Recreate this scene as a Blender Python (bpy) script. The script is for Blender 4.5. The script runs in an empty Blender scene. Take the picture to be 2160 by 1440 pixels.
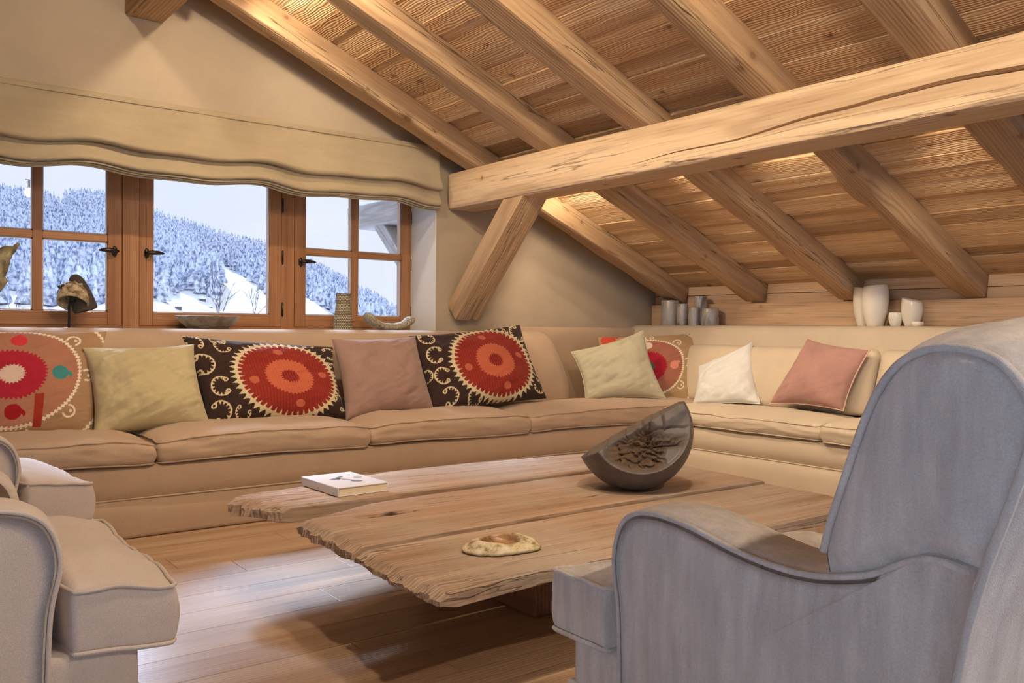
import bpy, math, random
import numpy as np
from mathutils import Matrix, Vector

random.seed(7)
scene = bpy.context.scene
COL = scene.collection

# ----------------------------------------------------------------- camera, world, sun, exposure
def lin(r, g, b):
    f = lambda c: (c / 255 / 12.92) if c / 255 <= 0.04045 else ((c / 255 + 0.055) / 1.055) ** 2.4
    return (f(r), f(g), f(b))

cam_d = bpy.data.cameras.new('camera')
cam = bpy.data.objects.new('camera', cam_d)
COL.objects.link(cam)
yaw, pit, rol = 0.649428, -0.0149858, 0.0096003
cy, sy, cp, sp, cr, sr = math.cos(yaw), math.sin(yaw), math.cos(pit), math.sin(pit), math.cos(rol), math.sin(rol)
Fv = Vector((sy * cp, cy * cp, sp)); rt = Vector((cy, -sy, 0)); up = rt.cross(Fv)
Rv = cr * rt + sr * up; Uv = -sr * rt + cr * up
cam.matrix_world = Matrix(((Rv.x, Uv.x, -Fv.x, 0), (Rv.y, Uv.y, -Fv.y, 0), (Rv.z, Uv.z, -Fv.z, 0.95), (0, 0, 0, 1)))
cam_d.sensor_width = 36.0
cam_d.lens = 1823.3 * 36 / 2160
cam_d.clip_end = 4000
cam_d.clip_start = 0.02
scene.camera = cam

vs = scene.view_settings
vs.view_transform = 'Standard'
vs.look = 'None'
vs.gamma = 1.0
vs.use_curve_mapping = False
vs.exposure = 0.0
scene.cycles.use_denoising = True
scene.cycles.max_bounces = 5
scene.cycles.diffuse_bounces = 3
scene.cycles.glossy_bounces = 2
scene.cycles.use_adaptive_sampling = True
scene.cycles.adaptive_threshold = 0.15
scene.cycles.adaptive_min_samples = 16
scene.cycles.transparent_max_bounces = 12
scene.cycles.sample_clamp_indirect = 4.0

SKY_STRENGTH = 1.05
world = bpy.data.worlds.new('winter_sky')
scene.world = world
world.use_nodes = True
wn = world.node_tree.nodes; wl = world.node_tree.links
wn.clear()
wo = wn.new('ShaderNodeOutputWorld'); bg = wn.new('ShaderNodeBackground')
tcw = wn.new('ShaderNodeTexCoord'); nzw = wn.new('ShaderNodeTexNoise'); rpw = wn.new('ShaderNodeValToRGB')
nzw.inputs['Scale'].default_value = 3.0; nzw.inputs['Detail'].default_value = 4
rpw.color_ramp.elements[0].position = 0.3; rpw.color_ramp.elements[0].color = (0.80, 0.86, 1.0, 1)
rpw.color_ramp.elements[1].position = 0.75; rpw.color_ramp.elements[1].color = (0.92, 0.94, 1.0, 1)
wl.new(tcw.outputs['Generated'], nzw.inputs['Vector']); wl.new(nzw.outputs['Fac'], rpw.inputs['Fac'])
wl.new(rpw.outputs['Color'], bg.inputs['Color']); wl.new(bg.outputs[0], wo.inputs[0])
bg.inputs['Strength'].default_value = SKY_STRENGTH

SUN_STRENGTH = 9.5
sd = bpy.data.lights.new('hazy_winter_sun', 'SUN')
sd.energy = SUN_STRENGTH; sd.color = (0.60, 0.74, 1.0); sd.angle = math.radians(11)
so = bpy.data.objects.new('hazy_winter_sun', sd); COL.objects.link(so)
so.rotation_euler = Vector((-0.10, -0.84, -0.545)).to_track_quat('-Z', 'Y').to_euler()

LAMP = 1.0            # overall level of the room's warm spotlights
WARM = (1.0, 0.79, 0.57)

# ----------------------------------------------------------------- numeric helpers
def _hash(ix, iy, iz, seed):
    h = (ix.astype(np.int64) * 374761393 + iy.astype(np.int64) * 668265263 + iz.astype(np.int64) * 2147483647 + seed * 144665) & 0xFFFFFFFF
    h = ((h ^ (h >> 13)) * 1274126177) & 0xFFFFFFFF
    h = (h ^ (h >> 16)) & 0xFFFFFFFF
    return h / 2147483647.5 - 1.0

def vnoise(P, seed=0):
    P = np.asarray(P, float)
    i = np.floor(P); f = P - i; f = f * f * (3 - 2 * f); i = i.astype(np.int64)
    out = 0
    for dx in (0, 1):
        for dy in (0, 1):
            for dz in (0, 1):
                w = (f[:, 0] if dx else 1 - f[:, 0]) * (f[:, 1] if dy else 1 - f[:, 1]) * (f[:, 2] if dz else 1 - f[:, 2])
                out = out + w * _hash(i[:, 0] + dx, i[:, 1] + dy, i[:, 2] + dz, seed)
    return out

def fbm(P, seed=0, oct=4):
    P = np.asarray(P, float); a = 1.0; s = 0; t = 0
    for k in range(oct):
        s = s + a * vnoise(P * (2 ** k), seed + k * 17); t += a; a *= 0.5
    return s / t

def smooth(a, b, x):
    t = np.clip((x - a) / (b - a), 0, 1)
    return t * t * (3 - 2 * t)

# ----------------------------------------------------------------- object helpers
def tag(o, label=None, cat=None, group=None, kind=None):
    if label: o['label'] = label
    if cat: o['category'] = cat
    if group: o['group'] = group
    if kind: o['kind'] = kind
    return o

def empty(name, loc=(0, 0, 0), rz=0.0):
    o = bpy.data.objects.new(name, None); COL.objects.link(o)
    o.location = loc; o.rotation_euler = (0, 0, rz); o.empty_display_size = 0.1
    return o

def mesh(name, V, F, smooth_=True):
    me = bpy.data.meshes.new(name)
    V = V.tolist() if isinstance(V, np.ndarray) else V
    F = F.tolist() if isinstance(F, np.ndarray) else F
    me.from_pydata(V, [], F)
    if smooth_:
        me.polygons.foreach_set('use_smooth', [True] * len(me.polygons))
    me.update()
    if smooth_ == 'sharp': me.set_sharp_from_angle(angle=math.radians(32))
    return me

def obj(name, me, mat=None, parent=None, loc=None, rot=None, M=None):
    o = bpy.data.objects.new(name, me); COL.objects.link(o)
    if mat is not None and len(me.materials) == 0: me.materials.append(mat)
    if parent is not None: o.parent = parent
    if loc is not None: o.location = loc
    if rot is not None: o.rotation_euler = rot
    if M is not None: o.matrix_local = M
    return o

def mk(name, V, F, mat, parent=None, sm=True, **k):
    return obj(name, mesh(name, V, F, sm), mat, parent, **k)

def grid_faces(nu, nv, off=0, flip=False, wrap_u=False, wrap_v=False):
    F = []
    for i in range(nu if wrap_u else nu - 1):
        for j in range(nv if wrap_v else nv - 1):
            a = i * nv + j; b = ((i + 1) % nu) * nv + j; c = ((i + 1) % nu) * nv + (j + 1) % nv; d = i * nv + (j + 1) % nv
            F.append((a + off, d + off, c + off, b + off) if flip else (a + off, b + off, c + off, d + off))
    return F

def join(parts):
    V = []; F = []; n = 0
    for v, f in parts:
        v = np.asarray(v, float); V.append(v)
        F += [tuple(int(i) + n for i in q) for q in f]; n += len(v)
    return np.vstack(V), F

def box(x0, x1, y0, y1, z0, z1):
    V = np.array([(x, y, z) for x in (x0, x1) for y in (y0, y1) for z in (z0, z1)], float)
    F = [(0, 1, 3, 2), (4, 6, 7, 5), (0, 4, 5, 1), (2, 3, 7, 6), (0, 2, 6, 4), (1, 5, 7, 3)]
    return V, F

def _axis(h, r, n, k=2):
    c = np.linspace(-(h - r), h - r, max(2, n))
    if r <= 0: return c
    e = [h - r + r * math.sin(math.pi / 2 * (j + 1) / k) for j in range(k)]
    return np.concatenate([[-x for x in reversed(e)], c, e])

def rbox(hx, hy, hz, r, nx=2, ny=2, nz=2, k=2):
    """box surface with rounded edges, centred on the origin"""
    X, Y, Z = _axis(hx, r, nx, k), _axis(hy, r, ny, k), _axis(hz, r, nz, k)
    idx = {}; V = []; F = []
    def vid(i, j, l):
        q = (i, j, l)
        if q not in idx:
            idx[q] = len(V); V.append((X[i], Y[j], Z[l]))
        return idx[q]
    a, b, c = len(X) - 1, len(Y) - 1, len(Z) - 1
    for i in range(a):
        for j in range(b):
            F.append((vid(i, j, 0), vid(i, j + 1, 0), vid(i + 1, j + 1, 0), vid(i + 1, j, 0)))
            F.append((vid(i, j, c), vid(i + 1, j, c), vid(i + 1, j + 1, c), vid(i, j + 1, c)))
    for i in range(a):
        for l in range(c):
            F.append((vid(i, 0, l), vid(i + 1, 0, l), vid(i + 1, 0, l + 1), vid(i, 0, l + 1)))
            F.append((vid(i, b, l), vid(i, b, l + 1), vid(i + 1, b, l + 1), vid(i + 1, b, l)))
    for j in range(b):
        for l in range(c):
            F.append((vid(0, j, l), vid(0, j, l + 1), vid(0, j + 1, l + 1), vid(0, j + 1, l)))
            F.append((vid(a, j, l), vid(a, j + 1, l), vid(a, j + 1, l + 1), vid(a, j, l + 1)))
    V = np.array(V, float)
    if r > 0:
        H = np.array([hx, hy, hz]) - r
        inn = np.clip(V, -H, H); d = V - inn; n = np.linalg.norm(d, axis=1); m = n > 1e-9
        # points pushed onto the rounding sphere / cylinder
        V[m] = inn[m] + d[m] / n[m][:, None] * r
    return V, F

def tube(P, r, closed=False, n=8, cap=True, rad=None):
    P = np.asarray(P, float); N = len(P)
    if closed: T = np.roll(P, -1, 0) - np.roll(P, 1, 0)
    else: T = np.gradient(P, axis=0)
    T /= np.linalg.norm(T, axis=1)[:, None] + 1e-12
    a = np.array([0, 0, 1.0]) if abs(T[0][2]) < 0.9 else np.array([1.0, 0, 0])
    u = np.cross(T[0], a); u /= np.linalg.norm(u)
    V = []
    for i in range(N):
        u = u - T[i] * (u @ T[i]); u /= np.linalg.norm(u) + 1e-12
        w = np.cross(T[i], u)
        rr = r if rad is None else rad[i]
        for k in range(n):
            t = 2 * math.pi * k / n
            V.append(P[i] + rr * (math.cos(t) * u + math.sin(t) * w))
    V = np.array(V)
    F = grid_faces(N, n, wrap_u=closed, wrap_v=True)
    if not closed and cap:
        F.append(tuple(range(n))); F.append(tuple(reversed(range((N - 1) * n, N * n))))
    return V, F

def lathe(prof, n=28, loc=(0, 0, 0), wob=0.0, seed=0, sx=1.0, sy=1.0, tilt=None):
    """profile of (radius, z) pairs turned about z; repeats a point for a crisp edge"""
    prof = np.array(prof, float); V = []
    for r, z in prof:
        for k in range(n):
            t = 2 * math.pi * k / n
            V.append((r * math.cos(t) * sx, r * math.sin(t) * sy, z))
    V = np.array(V)
    if wob:
        s = 1 + wob * fbm(V * 9 + seed, seed)
        V[:, 0] *= s; V[:, 1] *= s
    if tilt is not None: V = tilt(V)
    F = grid_faces(len(prof), n, wrap_v=True, flip=True)
    F.append(tuple(range(n))); F.append(tuple(reversed(range((len(prof) - 1) * n, len(prof) * n))))
    return V + np.array(loc), F

def resample(P, n, closed=False):
    P = np.asarray(P, float)
    if closed: P = np.vstack([P, P[:1]])
    d = np.concatenate([[0], np.cumsum(np.linalg.norm(np.diff(P, axis=0), axis=1))])
    t = np.linspace(0, d[-1], n, endpoint=not closed)
    return np.stack([np.interp(t, d, P[:, k]) for k in range(P.shape[1])], 1)

def spline(P, n, closed=False):
    """Catmull-Rom through the points"""
    P = np.asarray(P, float); m = len(P); out = []
    segs = m if closed else m - 1
    per = max(2, n // segs)
    for i in range(segs):
        g = lambda k: P[k % m] if closed else P[min(max(k, 0), m - 1)]
        p0, p1, p2, p3 = g(i - 1), g(i), g(i + 1), g(i + 2)
        for t in np.linspace(0, 1, per, endpoint=False):
            out.append(0.5 * ((2 * p1) + (-p0 + p2) * t + (2 * p0 - 5 * p1 + 4 * p2 - p3) * t * t + (-p0 + 3 * p1 - 3 * p2 + p3) * t ** 3))
    if not closed: out.append(P[-1])
    return np.array(out)

# ----------------------------------------------------------------- materials
class N:
    """tiny wrapper for building node trees"""
    def __init__(self, name, rough=0.8, spec=0.3):
        self.m = bpy.data.materials.new(name); self.m.use_nodes = True
        self.t = self.m.node_tree; self.n = self.t.nodes; self.l = self.t.links
        self.b = self.n['Principled BSDF']
        self.b.inputs['Roughness'].default_value = rough
        self.b.inputs['Specular IOR Level'].default_value = spec
    def new(self, kind, **k):
        x = self.n.new(kind)
        for a, v in k.items(): setattr(x, a, v)
        return x
    def link(self, a, b): self.l.new(a, b)
    def coord(self, scale=(1, 1, 1), rnd=0.0):
        tc = self.new('ShaderNodeTexCoord'); v = tc.outputs['Object']
        if rnd:
            oi = self.new('ShaderNodeObjectInfo'); mm = self.new('ShaderNodeMath', operation='MULTIPLY'); mm.inputs[1].default_value = rnd
            self.link(oi.outputs['Random'], mm.inputs[0])
            ad = self.new('ShaderNodeVectorMath', operation='ADD'); self.link(v, ad.inputs[0]); self.link(mm.outputs[0], ad.inputs[1]); v = ad.outputs[0]
        mu = self.new('ShaderNodeVectorMath', operation='MULTIPLY'); self.link(v, mu.inputs[0]); mu.inputs[1].default_value = scale
        return mu.outputs[0]
    def noise(self, vec, scale, detail=3, rough=0.55, dist=0.0):
        x = self.new('ShaderNodeTexNoise'); self.link(vec, x.inputs['Vector'])
        x.inputs['Scale'].default_value = scale; x.inputs['Detail'].default_value = detail
        x.inputs['Roughness'].default_value = rough; x.inputs['Distortion'].default_value = dist
        return x.outputs['Fac']
    def ramp(self, fac, stops):
        x = self.new('ShaderNodeValToRGB'); e = x.color_ramp.elements
        while len(e) < len(stops): e.new(0.5)
        for q, (p, c) in zip(e, stops):
            q.position = p; q.color = (*c, 1) if len(c) == 3 else c
        self.link(fac, x.inputs['Fac']); return x.outputs['Color']
    def math(self, op, a, b=None, clamp=False):
        x = self.new('ShaderNodeMath', operation=op); x.use_clamp = clamp
        for i, q in enumerate((a, b)):
            if q is None: continue
            if isinstance(q, (int, float)): x.inputs[i].default_value = q
            else: self.link(q, x.inputs[i])
        return x.outputs[0]
    def mix(self, fac, a, b, mode='MIX'):
        x = self.new('ShaderNodeMixRGB', blend_type=mode)
        for i, q in enumerate((fac, a, b)):
            if isinstance(q, (int, float)): x.inputs[i].default_value = q
            elif isinstance(q, tuple): x.inputs[i].default_value = (*q, 1)
            else: self.link(q, x.inputs[i])
        return x.outputs[0]
    def bump(self, h, strength=0.3, dist=0.01):
        x = self.new('ShaderNodeBump'); x.inputs['Strength'].default_value = strength; x.inputs['Distance'].default_value = dist
        self.link(h, x.inputs['Height']); self.link(x.outputs[0], self.b.inputs['Normal'])
    def color(self, c):
        if isinstance(c, tuple): self.b.inputs['Base Color'].default_value = (*c, 1)
        else: self.link(c, self.b.inputs['Base Color'])

def wood(name, dark, mid, light, rough=0.7, knots=0.6, fine=1.0, bump=0.5, vary=0.25, crack=0.0, ring=1.0, knotcol=None, spec=0.25, figure=4.0, stain=0.0):
    """grain runs along the object's local x axis; each object gets its own offset and tone"""
    m = N(name, rough, spec)
    big = m.noise(m.coord((0.22, 6, 6), 37.0), 1.6, 2, 0.6, 0.2)
    base = m.ramp(big, [(0.28, dark), (0.5, mid), (0.72, light)])
    wv = m.new('ShaderNodeTexWave', wave_type='BANDS', bands_direction='Y', wave_profile='SIN')
    cv = m.coord((0.12 * ring, 1.0, 0.8), 11.0); m.link(cv, wv.inputs['Vector'])
    wv.inputs['Scale'].default_value = 20 * fine; wv.inputs['Distortion'].default_value = figure; wv.inputs['Detail'].default_value = 1.5
    wv.inputs['Detail Scale'].default_value = 0.8; wv.inputs['Detail Roughness'].default_value = 0.5
    g1 = m.ramp(wv.outputs['Fac'], [(0.0, (0.78, 0.74, 0.70)), (0.5, (1, 1, 1)), (1.0, (1.05, 1.04, 1.02))])
    c = m.mix(0.8, base, g1, 'MULTIPLY')
    fi = m.noise(m.coord((2.2, 75, 75), 5.0), 1.4, 2, 0.6)
    g2 = m.ramp(fi, [(0.26, (0.55, 0.50, 0.46)), (0.36, (0.90, 0.89, 0.88)), (0.6, (1.05, 1.05, 1.05))])
    c = m.mix(0.85, c, g2, 'MULTIPLY')
    h = m.math('ADD', m.math('MULTIPLY', wv.outputs['Fac'], 0.5), m.math('MULTIPLY', fi, 0.6))
    if knots:
        sk = m.new('ShaderNodeSeparateXYZ'); m.link(m.coord((1, 1, 1), 23.0), sk.inputs[0]); ck_ = m.new('ShaderNodeCombineXYZ')
        m.link(m.math('MULTIPLY', sk.outputs[0], 2.0), ck_.inputs[0]); m.link(m.math('MULTIPLY', m.math('ADD', sk.outputs[1], sk.outputs[2]), 2.6), ck_.inputs[1])
        vo = m.new('ShaderNodeTexVoronoi', voronoi_dimensions='2D'); m.link(ck_.outputs[0], vo.inputs['Vector']); vo.inputs['Scale'].default_value = 1.0
        sc_ = m.new('ShaderNodeSeparateColor'); m.link(vo.outputs['Color'], sc_.inputs[0])
        dd_ = m.math('ADD', m.math('DIVIDE', vo.outputs['Distance'], m.math('ADD', sc_.outputs[1], 0.45)), m.ramp(sc_.outputs[0], [(0.45, (1, 1, 1)), (0.47, (0, 0, 0))]))
        kd = m.ramp(dd_, [(0.0, (0.8, 0.8, 0.8)), (0.030, (1, 1, 1)), (0.040, (0.35, 0.35, 0.35)), (0.052, (0.45, 0.45, 0.45)), (0.062, (0.1, 0.1, 0.1)), (0.075, (0.2, 0.2, 0.2)), (0.10, (0, 0, 0))])
        c = m.mix(m.math('MULTIPLY', kd, knots), c, knotcol or lin(112, 74, 48))
    if crack or stain:
        cn = m.noise(m.coord((0.30, 7, 7), 51.0), 2.2, 3, 0.55, 0.2)
        if crack:
            ck = m.ramp(cn, [(0.489, (0, 0, 0)), (0.5, (1, 1, 1)), (0.511, (0, 0, 0))])
            cf = m.math('MULTIPLY', m.math('MULTIPLY', ck, m.ramp(big, [(0.48, (0, 0, 0)), (0.58, (1, 1, 1))])), crack)
            c = m.mix(cf, c, lin(62, 42, 28))
            h = m.math('SUBTRACT', h, m.math('MULTIPLY', cf, 1.6))
        if stain:
            c = m.mix(m.math('MULTIPLY', m.ramp(cn, [(0.58, (0, 0, 0)), (0.78, (1, 1, 1))]), stain), c, lin(112, 66, 38))
    if vary:
        oi = m.new('ShaderNodeObjectInfo')
        tone = m.ramp(oi.outputs['Random'], [(0.0, (1 - vary, 1 - vary * 1.2, 1 - vary * 1.35)), (0.35, (1, 0.97, 0.94)), (0.7, (1.02, 1.02, 1.02)), (1.0, (1 + vary * 0.5, 1 + vary * 0.48, 1 + vary * 0.42))])
        c = m.mix(1.0, c, tone, 'MULTIPLY')
    m.color(c); m.bump(h, bump, 0.004)
    return m.m

def weathered(m_):
    t = m_.node_tree; b = t.nodes['Principled BSDF']; src = b.inputs['Base Color'].links[0].from_socket
    tc = t.nodes.new('ShaderNodeTexCoord'); nz = t.nodes.new('ShaderNodeTexNoise'); nz.inputs['Scale'].default_value = 2.3; nz.inputs['Detail'].default_value = 4
    t.links.new(tc.outputs['Object'], nz.inputs['Vector'])
    rp = t.nodes.new('ShaderNodeValToRGB'); rp.color_ramp.elements[0].position = 0.42; rp.color_ramp.elements[1].position = 0.68; rp.color_ramp.elements[1].color = (0.6, 0.6, 0.6, 1)
    t.links.new(nz.outputs['Fac'], rp.inputs['Fac'])
    m1 = t.nodes.new('ShaderNodeMixRGB'); t.links.new(rp.outputs[0], m1.inputs[0]); t.links.new(src, m1.inputs[1]); m1.inputs[2].default_value = (*lin(184, 172, 160), 1)
    at_ = t.nodes.new('ShaderNodeAttribute'); at_.attribute_name = 'DentShade'
    m2 = t.nodes.new('ShaderNodeMixRGB'); t.links.new(at_.outputs['Color'], m2.inputs[0]); t.links.new(m1.outputs[0], m2.inputs[1]); m2.inputs[2].default_value = (*lin(66, 42, 28), 1)  # mixes in the painted shade of the dents
    t.links.new(m2.outputs[0], b.inputs['Base Color'])
    return m_

def fabric(name, c, vary=0.10, rough=0.95, streak=None, weave=420, bump=0.25, sheen=0.25, attr=None, crease=0.35):
    m = N(name, rough, 0.1)
    v = m.coord((1, 1, 1), 3.0)
    n1 = m.noise(v, 5.0, 4, 0.6)
    if attr:
        at = m.new('ShaderNodeAttribute'); at.attribute_name = attr; base = at.outputs['Color']
    else:
        base = m.ramp(n1, [(0.3, tuple(k * (1 - vary) for k in c)), (0.7, tuple(min(1, k * (1 + vary)) for k in c))])
    if streak:
        ns = m.noise(m.coord(streak[0], 3.0), streak[1], 3, 0.6)
        base = m.mix(streak[2], base, m.ramp(ns, [(0.35, (0.72, 0.71, 0.72)), (0.65, (1.12, 1.12, 1.1))]), 'MULTIPLY')
    w = m.noise(v, weave, 1)
    base = m.mix(0.5, base, m.ramp(w, [(0.35, (0.84, 0.84, 0.84)), (0.65, (1.08, 1.08, 1.08))]), 'MULTIPLY')
    m.color(base)
    wr = m.noise(v, 9.0, 3, 0.5, 0.8)
    m.bump(m.math('ADD', m.math('MULTIPLY', w, 0.3), m.math('MULTIPLY', wr, crease)), bump, 0.012)
    m.b.inputs['Sheen Weight'].default_value = sheen
    m.b.inputs['Sheen Roughness'].default_value = 0.5
    return m.m

def plain(name, c, rough=0.5, metal=0.0, spec=0.4, vary=0.0, nscale=12, bump=0.0, c2=None):
    m = N(name, rough, spec)
    m.b.inputs['Metallic'].default_value = metal
    if c2 is not None or vary:
        n = m.noise(m.coord((1, 1, 1), 9.0), nscale, 5, 0.6, 0.4)
        a = tuple(k * (1 - vary) for k in c); b = c2 or tuple(min(1, k * (1 + vary)) for k in c)
        m.color(m.ramp(n, [(0.35, a), (0.65, b)]))
        if bump: m.bump(n, bump, 0.01)
    else: m.color(c)
    return m.m

M = {}
M['beam'] = wood('old_larch_beam', lin(196, 168, 134), lin(210, 184, 150), lin(218, 194, 162), 0.75, 0.75, 1.0, 0.6, 0.04, 0.7)
M['rafter'] = wood('old_larch_rafter', lin(168, 138, 104), lin(188, 158, 122), lin(204, 176, 140), 0.78, 0.65, 0.9, 0.6, 0.10, 0.8)
M['board'] = wood('weathered_roof_board', lin(190, 154, 114), lin(214, 182, 142), lin(230, 206, 170), 0.8, 0.8, 1.15, 0.9, 0.24, 0.3, 2.6, figure=9.0, stain=0.6)
M['plate'] = wood('pale_wall_plank', lin(200, 168, 134), lin(214, 184, 150), lin(224, 196, 164), 0.75, 0.5, 0.8, 0.4, 0.06, 0.3)
M['floor'] = wood('oak_floor_plank', lin(168, 138, 108), lin(186, 156, 126), lin(200, 174, 146), 0.38, 0.3, 1.1, 0.22, 0.10, 0.0, 1.0, lin(120, 92, 66), 0.5)
M['table'] = weathered(wood('weathered_oak_slab', lin(156, 128, 104), lin(182, 154, 130), lin(202, 178, 156), 0.72, 0.35, 1.5, 0.9, 0.05, 0.6, 2.2, figure=6.0))
M['window'] = wood('larch_window_wood', lin(148, 102, 68), lin(168, 120, 82), lin(182, 136, 96), 0.45, 0.0, 1.5, 0.12, 0.06, 0.0)
M['grey_timber'] = wood('silvered_timber', lin(140, 138, 140), lin(168, 166, 168), lin(190, 190, 194), 0.85, 0.4, 1.2, 0.9, 0.05, 0.6)
M['plaster'] = plain('warm_plaster', lin(182, 166, 142), 0.92, 0, 0.15, 0.05, 2.2, 0.05)
M['linen'] = fabric('beige_linen', lin(188, 162, 136), 0.05)
M['linen_pale'] = fabric('pale_beige_linen', lin(206, 190, 166), 0.05)
M['slip_cream'] = fabric('cream_slipcover', lin(220, 206, 196), 0.05)
M['slip_grey'] = fabric('grey_washed_slipcover', lin(226, 221, 217), 0.10, 0.95, ((14, 14, 2.0), 2.2, 0.55))
M['blind'] = fabric('natural_linen_blind', lin(176, 160, 130), 0.05, 0.95, ((2, 1, 12), 2.5, 0.14), bump=0.5)
M['bronze'] = plain('dark_bronze', lin(62, 54, 50), 0.35, 0.8, 0.5, 0.2, 30)
M['black_iron'] = plain('black_iron', lin(40, 38, 42), 0.5, 0.6)
M['white_cer'] = plain('white_glazed_ceramic', lin(240, 234, 218), 0.25, 0, 0.5, 0.03, 8)
M['clay'] = plain('dark_fired_clay', lin(70, 64, 60), 0.42, 0, 0.45, 0.25, 9, 0.1)
M['snow'] = None

def glass_mat():
    m = bpy.data.materials.new('window_glass'); m.use_nodes = True
    t = m.node_tree; t.nodes.clear()
    o = t.nodes.new('ShaderNodeOutputMaterial'); tr = t.nodes.new('ShaderNodeBsdfTransparent'); gl = t.nodes.new('ShaderNodeBsdfGlossy')
    fr = t.nodes.new('ShaderNodeFresnel'); mx = t.nodes.new('ShaderNodeMixShader')
    fr.inputs['IOR'].default_value = 1.35; gl.inputs['Roughness'].default_value = 0.01
    tr.inputs['Color'].default_value = (0.96, 0.98, 1.0, 1)
    t.links.new(fr.outputs[0], mx.inputs[0]); t.links.new(tr.outputs[0], mx.inputs[1]); t.links.new(gl.outputs[0], mx.inputs[2]); t.links.new(mx.outputs[0], o.inputs[0])
    return m
M['glass'] = glass_mat()

# ================================================================= THE ROOM
YW, XK, ZK, TAN, XR = 5.10, 5.385, 1.300, 0.42, 1.285
ANG = math.atan(TAN); CA, SA = math.cos(ANG), math.sin(ANG)
ZR = ZK + TAN * (XK - XR)
XL = 2 * XR - XK
YF = -3.2
zroof = lambda x: ZR - TAN * abs(x - XR)

def prism_xz(poly, y0, y1):
    n = len(poly)
    V = [(x, y0, z) for x, z in poly] + [(x, y1, z) for x, z in poly]
    F = [tuple(range(n)), tuple(reversed(range(n, 2 * n)))]
    F += [(i, i + n, (i + 1) % n + n, (i + 1) % n) for i in range(n)]
    return np.array(V, float), F

XG = -2.05                            # left wall
WX0, WX1, WZ0, WZ1 = -0.70, 3.207, 0.925, 2.0
e = 0.06
V, F = join([
    prism_xz([(WX1, 0), (XK + 0.2, 0), (XK + 0.2, zroof(XK + 0.2) + e), (WX1, zroof(WX1) + e)], YW, 5.52),
    prism_xz([(WX0, WZ1), (WX1, WZ1), (WX1, zroof(WX1) + e), (XR, ZR + e), (WX0, zroof(WX0) + e)], YW, 5.52),
    prism_xz([(WX0, 0), (WX1, 0), (WX1, WZ0), (WX0, WZ0)], YW, 5.52),
    prism_xz([(XG - 0.2, 0), (WX0, 0), (WX0, zroof(WX0) + e), (XG - 0.2, zroof(XG - 0.2) + e)], YW, 5.52)])
tag(mk('wall_back', V, F, M['plaster'], sm=False), kind='structure')
GX0, GX1, GZ1 = -1.95, 4.7, 1.95      # unseen glazing behind the viewer, added to let in cool daylight
zr2 = lambda x: zroof(x) + e
V, F = join([
    prism_xz([(XG - 0.2, 0), (GX0, 0), (GX0, zr2(GX0)), (XG - 0.2, zr2(XG - 0.2))], YF - 0.2, YF),
    prism_xz([(GX1, 0), (XK + 0.2, 0), (XK + 0.2, zr2(XK + 0.2)), (GX1, zr2(GX1))], YF - 0.2, YF),
    prism_xz([(GX0, min(GZ1, zr2(GX0) - 0.02)), (-0.2, GZ1), (2.8, GZ1), (GX1, min(GZ1, zr2(GX1) - 0.02)), (GX1, zr2(GX1)), (XR, ZR + e), (GX0, zr2(GX0))], YF - 0.2, YF)])
tag(mk('wall_front', V, F, M['plaster'], sm=False), kind='structure')
V, F = box(XK + 0.03, XK + 0.2, YF, YW, 0, 1.36)
wall_right = tag(mk('wall_right', V, F, M['plaster'], sm=False), kind='structure')
XG = -2.05                            # left wall: plaster by the gable, then unseen glazing added for cool light on the armchair
V, F = join([box(XG - 0.2, XG, 2.9, YW, 0, zroof(XG) - 0.02), box(XG - 0.2, XG, YF, 2.9, 1.52, zroof(XG) - 0.02)])
tag(mk('wall_left', V, F, M['plaster'], sm=False), kind='structure')

# knee wall: wooden panel boards under the rafters and a long wall plate
def along_y(x, y0, y1, zc, hx, hz, r=0.006, nx=2, seed=0, amp=0.0):
    """a timber of local x = world y"""
    L = (y1 - y0) / 2
    V, F = rbox(L, hx, hz, r, nx, 3, 3)
    if amp:
        V = V + amp * np.stack([0 * V[:, 0], fbm(V * [1.3, 5, 5] + seed, seed, 3), fbm(V * [1.3, 5, 5] + seed + 40, seed + 3, 3)], 1)
    Mx = Matrix(((0, -1, 0, x), (1, 0, 0, (y0 + y1) / 2), (0, 0, 1, zc), (0, 0, 0, 1)))
    return V, F, Mx
for (z0, z1) in ((1.09, 1.225), (1.229, 1.345)):
    for (y0, y1) in ((3.30, 5.095), (1.45, 3.297), (-3.19, 1.447)):
        V, F, Mx = along_y(XK + 0.012, y0, y1, (z0 + z1) / 2, 0.014, (z1 - z0) / 2, 0.003)
        mk('panel_board', V, F, M['plate'], wall_right, sm=False, M=Mx)
V, F, Mx = along_y(XK - 0.012, -3.19, 5.095, 1.073, 0.035, 0.085, 0.010, 90, 5, 0.006)
mk('wall_plate', V, F, M['plate'], wall_right, M=Mx)
V, F, Mx = along_y(XK - 0.075, -3.19, 5.095, 0.958, 0.105, 0.020, 0.004, 40, 8, 0.003)
mk('shelf_board', V, F, M['plate'], wall_right, M=Mx)

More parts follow.
